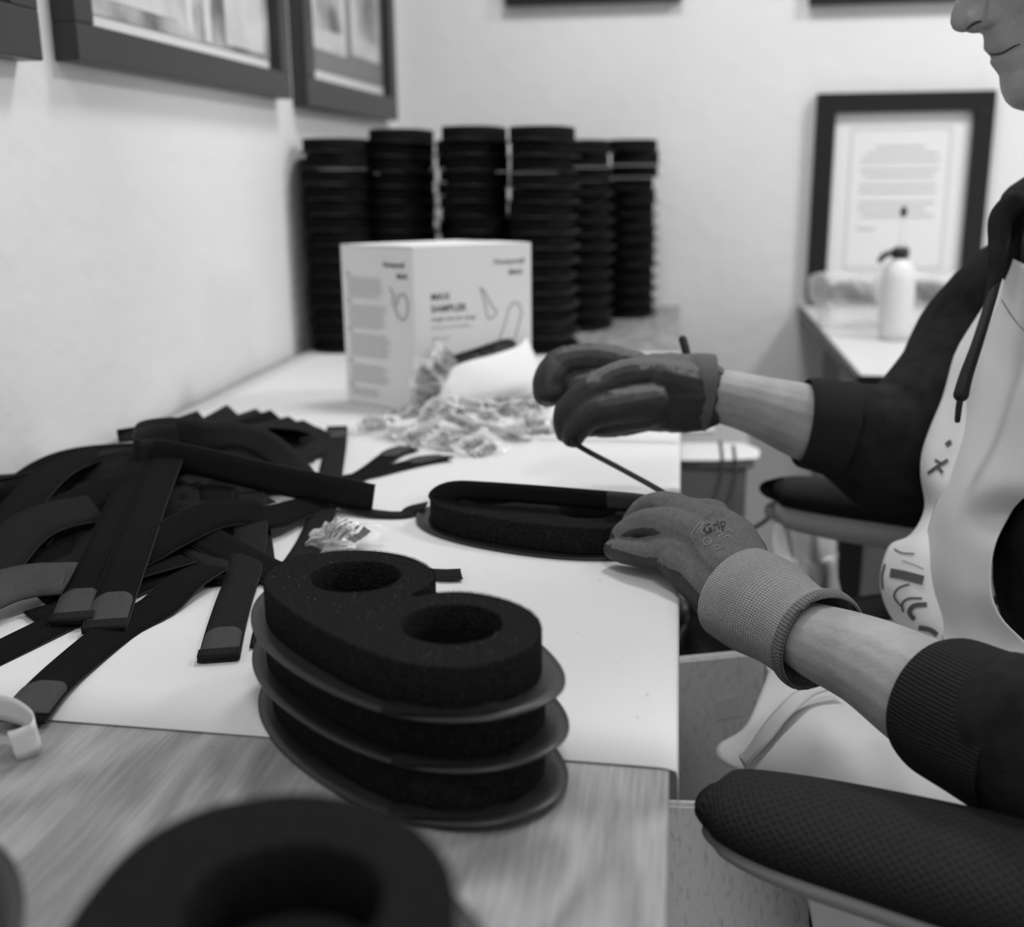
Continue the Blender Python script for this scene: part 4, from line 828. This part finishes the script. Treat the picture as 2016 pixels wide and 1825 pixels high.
hf_palm=[[(1135,770,1.12,.019),(1200,765,1.12,.021),(1270,770,1.11,.024)],[(1140,800,1.11,.016),(1200,800,1.10,.02),(1270,790,1.10,.024)],[(1270,740,1.12,.022),(1330,745,1.125,.026),(1385,765,1.13,.030)],[(1262,770,1.10,.026),(1330,775,1.115,.032),(1385,775,1.13,.032)],[(1275,800,1.10,.024),(1330,800,1.12,.027),(1385,790,1.13,.029)],[(1290,745,1.09,.020),(1345,762,1.11,.026)]]
def handm(F_,P_,k=1.0): return [tube_mesh('f',[D4(a,b,c,r_*k) for a,b,c,r_ in f],14,4) for f in F_+P_]
bodyme=remesh('body',parts+handm(hn_fing,hn_palm,.72)+handm(hf_fing,hf_palm,.72),.0019,2,.5)
link('body',bodyme,M['skin'],person)
bB_=BVHTree.FromPolygons([v.co for v in bodyme.vertices],[tuple(p.vertices) for p in bodyme.polygons])
def seam(name,P,r0,m,off=0):
    out=[]
    for px,py,k in crom(P,6):
        d=ray(px,py).normalized(); h=bB_.ray_cast(CAM,d)
        if h[0] is not None: q=h[0]-d*off; out.append(tuple(q)+(r0*k,))
    if len(out)>3: link(name,fixn(tube_mesh(name,out,8,1)),m,person)
M['lip']=mat('crease_shade',.05,.6,.2)  # dark tubes hold the shade of mouth crease and nostril in their colour
seam('lip_seam_shade',[(1949,106,.8),(1956,107,1),(1964,106.5,1),(1974,104,1),(1985,98,1),(1997,91,.8),(2008,86.5,.4)],.0010,M['lip'])
seam('nostril_shade',[(1903,58,.5),(1912,50,1),(1922,44,1),(1932,42,.5)],.0012,M['lip'])
for s in (-1,1): link('eyeball',ellipsoid(hp(1952,-85,s*.031),(.0115,.0115,.0115)),M['eye'],person)
# glasses
gl=[]
for s in (-1,1):
    c=hp(1928,-50,s*.033); ring=[]
    for k in range(17):
        a=2*PI*k/16; q=c+Vector((0,s*.026*math.cos(a),0))+UPV*(.020*math.sin(a))+FW*(.004-.006*abs(math.cos(a))); ring.append(tuple(q)+(.0016,))
    gl.append(tube_mesh('g',ring,8,1,closed_caps=False)); gl.append(tube_mesh('g',[tuple(c+Vector((.0,s*.026,0)))+(.0016,),tuple(hp(2000,-45,s*.075))+(.0018,),tuple(hp(2120,-35,s*.082))+(.0018,)],8,2))
bm=bmesh.new(); [bm.from_mesh(g) for g in gl]; bmo('glasses',bm,M['blackplastic'],person,smooth=True)
hm=remesh('hair',[ellipsoid(O+UPV*.062+FW*-.022,(.099,.083,.078),Matrix.Rotation(TL,3,'Y')),ellipsoid(O+UPV*.0+FW*-.062,(.05,.074,.075),Matrix.Rotation(TL,3,'Y'))],.004,2); link('hair',hm,M['hair'],person)
# gloves
def glove(name,F_,P_,extra,cond,label):
    me=remesh(name,handm(F_,P_)+extra,.0013,7,.5)
    NN=[v.normal.copy() for v in me.vertices]
    for v,n_ in zip(me.vertices,NN): v.co+=n_*(mnoise.noise(v.co*70)*.0009+mnoise.noise(Vector((v.co.x*160,v.co.y*60,v.co.z*60)))*.0006)
    o=link(name,me,[M['glove'],M['coat']],person); o['label']=label
    for p in me.polygons: p.material_index=1 if cond(p.center,p.normal) else 0
    return o
tips=[atD(a,b,c) for a,b,c in ((1205,1082,.925),(1222,1062,.93),(1246,1032,.955))]
COATLINE=[(1185,1070),(1215,1083),(1280,1102),(1340,1128),(1400,1195),(1450,1285),(1500,1400)]
def below(c): # edge of the dipped rubber along the outer side of the hand
    q=c-CAM; z=q.dot(_f); px=1008+F*q.dot(_r)/z; py=912.5-F*q.dot(_u)/z
    return py>interp(COATLINE,px) and px>1185
gN=glove('left_glove',hn_fing,hn_palm,[],lambda c,n:(n.z<.06) or below(c) or min((c-q).length for q in tips)<.010 and n.z<.7,'grey glove on the near hand with a dark coated palm and printed back')
gF=glove('right_glove',hf_fing,hf_palm,[],lambda c,n:n.z<.66 or c.x<-.085 or c.z<.866,'dark coated glove on the far hand, closed around a cord')
def cuff(name,pts,m,seg=48,fl_=None,n=6,label=None,par=None):
    me=tube_mesh(name,pts,seg,n,None,False)
    for p in me.polygons: p.use_smooth=True
    o=link(name,fixn(me),m,par or person); md=o.modifiers.new('s','SOLIDIFY'); md.thickness=.0018; md.offset=1
    if label: o['label']=label
    return o
cuff('glove_cuff',[D4(1457,1168,.836,.0405,.84,0),D4(1500,1192,.818,.0395,.90,0),D4(1540,1218,.798,.0345,.94,0),D4(1575,1242,.782,.0328,.95,0),D4(1606,1258,.768,.0350,.98,0)],M['cuff'],64,n=8,label='light knitted glove cuff',par=gN)
cuff('cuff_hem',[D4(1600,1255,.770,.0352,.98,0),D4(1605,1258,.768,.0360,.98,0),D4(1611,1261,.766,.0360,.98,0),D4(1615,1264,.764,.0335,.98,0)],M['hem'],64,n=4,par=gN)
cuff('glove_cuff',[D4(1335,768,1.127,.0345,.95,0),D4(1355,769,1.13,.0365,.98,0),D4(1380,771,1.13,.0370,1,0),D4(1397,773,1.13,.0372,1,0)],M['cuffdark'],40,label='dark elastic cuff of the far glove',par=gF)
# print on the glove back
def bvh_of(o): 
    me=o.data; mw=o.matrix_basis if o.parent is None else person.matrix_basis@o.matrix_parent_inverse@o.matrix_basis
    return BVHTree.FromPolygons([mw@v.co for v in me.vertices],[tuple(p.vertices) for p in me.polygons])
def project(me,px0,py0,ex,ey,bvh,off=.0006):
    """lay flat print on the surface that faces the viewer: mesh x,y -> along ex,ey"""
    last=.88
    for v in me.vertices:
        px=px0+v.co.x*ex[0]+v.co.y*ey[0]; py=py0+v.co.x*ex[1]+v.co.y*ey[1]; d=ray(px,py).normalized(); h=bvh.ray_cast(CAM,d)
        if h[0] is not None: last=(h[0]-CAM).length
        v.co=CAM+d*((last if h[0] is None else (h[0]-CAM).length)-off-(.0003 if v.co.z>0 else 0))
    return me
bN=bvh_of(gN)
me=project(text_mesh('Grip',24,True,.01),1386,1052,(1.0,-.40),(-.25,-1.0),bN)
if me: me.materials.clear(); link('printed_text',me,M['cord'],gN,smooth=False)
def stroke(name,pts,wpx,bvh,m,off=.0007,n=5):
    P=crom([tuple(p) for p in pts],n); V=[];F_=[]
    for i,p in enumerate(P):
        a=P[max(i-1,0)];b=P[min(i+1,len(P)-1)]; t_=Vector((b[0]-a[0],b[1]-a[1])); t_.normalize(); s=Vector((-t_.y,t_.x))*(wpx*(p[2] if len(p)>2 else 1)/2)
        for sg in (-1,1):
            d=ray(p[0]+s.x*sg,p[1]+s.y*sg).normalized(); h=bvh.ray_cast(CAM,d)
            if h[0] is None: return None
            V.append(h[0]-d*off)
    F_=[(2*i,2*i+1,2*i+3,2*i+2) for i in range(len(P)-1)]
    return V,F_
def strokes(name,L,bvh,m,parent,off=.0007):
    for pts,wp in L:
        r_=stroke('s',pts,wp,bvh,m,off)
        if r_: me=bpy.data.meshes.new(name); me.from_pydata(r_[0],[],r_[1]); link(name,me,m,parent,smooth=False)
strokes('printed_logo',[([(1379,1028),(1370,1038),(1362,1050),(1363,1062),(1372,1070)],1.6),([(1383,1032),(1376,1042),(1370,1050)],1.4),([(1379,1028),(1384,1028),(1383,1034)],1.4),([(1386,1036),(1380,1046),(1388,1050),(1393,1042),(1386,1036)],1.5),([(1384,1062),(1392,1058),(1400,1062),(1398,1070),(1388,1072),(1384,1062)],1.5),([(1408,1050),(1416,1046),(1422,1050),(1414,1056)],1.5),([(1424,1060),(1432,1054),(1438,1058)],1.5),([(1404,1078),(1412,1072),(1418,1078),(1408,1082)],1.5),([(1428,1046),(1436,1042),(1446,1048)],1.5)],bN,M['midink'],gN)
# sweatshirt
hood=[tube_mesh('t',[(.63,.98,.50,.195,.80,0),(.56,.98,.60,.190,.78,0),(.47,.98,.72,.185,.80,0),(.425,.99,.84,.183,.72,0),(.42,1.0,.93,.185,.62,0),(.43,1.01,.995,.145,.6,0),(.43,1.02,1.03,.10,.7,0),(.435,1.03,1.06,.078,.8,0)],32,4),
 tube_mesh('n',[(.60,.995,.70,.19,.7,0),(.50,1.0,.9,.17,.7,0),(.46,1.02,1.0,.1,.7,0)],24,3),
 tube_mesh('s',[D4(1640,838,1.13,.048),D4(1700,858,1.135,.058),D4(1770,880,1.14,.068),D4(1830,850,1.15,.072),D4(1890,745,1.18,.066),D4(1960,630,1.20,.070),(.40,1.18,.96,.078),(.44,1.08,.98,.07)],22,5),
 tube_mesh('s',[D4(1990,1440,.655,.049),D4(2080,1480,.645,.056),(.28,.60,.76,.062),(.33,.66,.82,.066),(.39,.77,.92,.07),(.43,.87,.96,.075),(.45,.95,.97,.07)],22,5)]
hood.append(ellipsoid((.380,.955,.77),(.108,.122,.17)))
hme=remesh('s',hood,.0045,4)
for v in hme.vertices: v.co+=Vector((mnoise.noise(v.co*16),mnoise.noise(v.co*16+Vector((4,0,0))),mnoise.noise(v.co*13)))*.006
sw=link('sweatshirt',hme,M['hoodie'],person)
# hood folds round the neck
tube('hood',[D4(1990,540,1.04,.008),D4(1984,460,1.03,.013),D4(2002,412,1.03,.017),D4(2050,385,1.05,.024),(.44,1.12,1.10,.034),(.53,1.04,1.11,.044),(.50,.95,1.09,.036),(.41,.935,1.05,.026),(.37,.95,1.0,.018)],M['hoodie'],person,18,6)
tube('drawstring',[D4(1985,425,1.00,.0038),D4(1976,490,.99,.0042),D4(1955,575,.98,.0045),D4(1926,670,.965,.0048),D4(1902,740,.96,.0058),D4(1892,778,.958,.0065)],M['cord'],person,10,6)
tube('hood_edge',[D4(1998,400,1.0,.012),D4(1972,430,1.0,.011),D4(1966,480,.995,.009),D4(1960,540,.985,.0065),D4(1945,600,.98,.004)],M['hoodie'],person,14,6)
tube('drawstring_end',[D4(1893,776,.958,.0028),D4(1888,800,.957,.0028),D4(1885,828,.957,.0025)],M['cord'],person,8,3)
cuff('sleeve_cuff',[D4(1845,1382,.693,.0400,.95,0),D4(1862,1390,.688,.0435,.97,0),D4(1930,1422,.672,.0455,.97,0),D4(2010,1460,.653,.047,1,0)],M['ribcuff'],90,n=6,label='ribbed black cuff of the near sleeve',par=sw)
cuff('sleeve_cuff',[D4(1580,830,1.13,.0415,1,0),D4(1592,832,1.13,.0445,1,0),D4(1630,840,1.13,.0460,1,0),D4(1665,848,1.13,.049,1,0)],M['ribcuff'],60,n=6,label='ribbed black cuff of the far sleeve',par=sw)
# trousers and shoes
tr=[]
for yh,yk in ((.90,.86),(1.07,1.20)): tr.append(tube_mesh('l',[(.63,yh,.535,.10),(.40,(yh+yk)/2,.548,.088),(.22,yk,.540,.070),(.19,yk,.45,.066),(.23,yk,.25,.060),(.25,yk,.10,.055)],16,4))
link('trousers',remesh('trousers',tr+[ellipsoid((.62,.98,.54),(.12,.19,.085))],.006,3),M['trouser'],person)
for yk in (.86,1.20): link('shoe',remesh('shoe',[tube_mesh('s',[(.275,yk,.042,.040,.95,0),(.19,yk,.040,.042,.9,0),(.09,yk,.032,.042,.7,0),(.04,yk,.028,.032,.7,0)],16,4),tube_mesh('s',[(.245,yk,.05,.044),(.25,yk,.10,.046)],14,2)],.004,3),M['blackplastic'],person)
# printed cloth under the bib, then the bib apron, then the lap apron
def prow(L): return [atD(*p) for p in L]
pc=patch('printed_apron',[prow(r_) for r_ in [
 [(1982,505,1.075),(2010,520,1.06),(2060,560,1.04)],[(1943,590,1.08),(1985,600,1.05),(2050,640,1.02)],[(1880,700,1.08),(1935,720,1.04),(2030,760,1.0)],[(1849,800,1.075),(1900,815,1.03),(1990,840,.99)],[(1818,880,1.07),(1860,900,1.02),(1960,920,.985)],
 [(1812,935,1.06),(1850,955,1.01),(1940,980,.98)],[(1818,1000,1.05),(1850,1010,1.01),(1940,1040,.98)],[(1790,1052,1.04),(1835,1045,1.0),(1930,1080,.975)],[(1748,1075,1.04),(1815,1095,.985),(1920,1130,.965)],[(1730,1150,1.03),(1800,1170,.975),(1910,1190,.955)],[(1752,1215,1.02),(1815,1235,.965),(1910,1250,.945)],[(1800,1260,1.01),(1850,1290,.96),(1920,1310,.93)]]],M['cloth'],person,nu=8,nv=5,th=-.0012,wr=.002,ws=18)
pc['label']='white printed cloth with dark script strokes'
bC=bvh_of(pc)
strokes('printed_script',[([(1826,932),(1845,918),(1866,905)],6),([(1846,920),(1856,930)],6),([(1872,868),(1862,876)],8),([(1818,978),(1832,970),(1842,985),(1838,1005),(1828,1020)],7),([(1840,905),(1853,912)],5),
 ([(1765,1062),(1790,1056),(1812,1062)],3),([(1780,1052),(1800,1068)],3.5),([(1752,1127),(1780,1132),(1818,1142)],17),([(1790,1150),(1768,1158),(1760,1175),(1775,1195)],3.5),([(1815,1178),(1790,1178),(1776,1188),(1778,1205)],4),([(1825,1190),(1800,1192),(1790,1205),(1800,1220)],9),([(1760,1080),(1775,1088),(1800,1090)],2.5),([(1776,1104),(1800,1112),(1818,1120)],1.5),([(1740,1165),(1745,1195),(1762,1210)],8),([(1808,1236),(1830,1240),(1845,1250)],10),([(1742,1110),(1736,1135),(1738,1160)],4)],bC,M['ink'],pc,.002)
patch('bib_apron',[prow(r_) for r_ in [
 [(1990,508,1.03),(2030,530,.99),(2075,580,.95),(2120,640,.93)],[(1955,610,1.045),(2000,640,.99),(2060,680,.92),(2120,720,.88)],[(1928,700,1.045),(1980,730,.985),(2040,760,.91),(2110,800,.865)],[(1896,810,1.04),(1950,830,.975),(2020,860,.895),(2080,880,.855)],[(1862,930,1.025),(1910,940,.965),(1970,950,.90),(2030,962,.865)],
 [(1836,1000,1.01),(1880,1010,.96),(1940,1015,.93),(1985,1015,.905)],[(1822,1070,1.00),(1870,1080,.955),(1920,1085,.925),(1955,1085,.90)],[(1824,1150,.985),(1870,1160,.945),(1915,1165,.915),(1952,1165,.89)],[(1842,1225,.965),(1890,1240,.93),(1940,1235,.90),(1975,1225,.875)],[(1870,1290,.93),(1920,1310,.90),(1970,1300,.87),(2030,1280,.85)]]],M['apron'],person,nu=8,nv=6,th=-.0014,wr=.006,ws=12,seed=3)
tube('apron_seam',[D4(1972,590,1.0,.0008),D4(1992,622,.975,.0008),D4(2016,650,.955,.0008),D4(2060,690,.93,.0008)],M['midink'],person,6,4)
zz=lambda x,y,z:(x,y,z)
patch('lap_apron',[
 [(.115,1.13,.585),(.20,1.14,.60),(.32,1.12,.64),(.45,1.10,.68)],
 [(.098,1.02,.605),(.19,1.04,.612),(.30,1.04,.65),(.42,1.03,.70)],
 [(.070,.94,.585),(.16,.96,.615),(.28,.96,.65),(.40,.95,.68)],
 [(.040,.862,.598),(.14,.88,.628),(.27,.88,.645),(.40,.88,.66)],
 [(.072,.822,.592),(.15,.82,.630),(.27,.81,.640),(.40,.81,.645)],
 [(.105,.785,.54),(.16,.765,.575),(.27,.765,.585),(.40,.765,.59)],
 [(.125,.755,.44),(.18,.745,.48),(.28,.745,.49),(.40,.745,.5)],
 [(.135,.750,.30),(.19,.735,.32),(.28,.735,.33),(.40,.735,.34)]],M['lap'],person,nu=12,nv=7,th=-.0015,wr=.008,ws=13,seed=8)
ribbon('apron_tie',[tuple(at(px,py,z))+(r_,) for px,py,z,r_ in [(1462,1500,.60,0),(1500,1455,.618,10),(1540,1405,.63,10),(1590,1362,.635,0),(1650,1345,.64,0)]],.016,M['apron'],person,th=.0015)
# cord between the hands
cordthing('thin black cord pulled tight between the two gloved hands, upper strand',[atD(1118,852,1.075),atD(1140,876,1.065),atD(1230,925,1.03),atD(1310,970,1.0),atD(1345,1000,.98)],.0017,'cord','cord')
cordthing('thin black cord pulled tight between the two gloved hands, lower strand',[atD(1117,856,1.072),atD(1138,880,1.062),atD(1229,929,1.027),atD(1308,974,.997),atD(1342,1004,.977)],.0015,'cord','cord')
cordthing('short black cord tip standing up behind the far wrist',[atD(1352,700,1.14),atD(1349,685,1.142),atD(1344,668,1.145)],.0045,'cord_tip','cord')
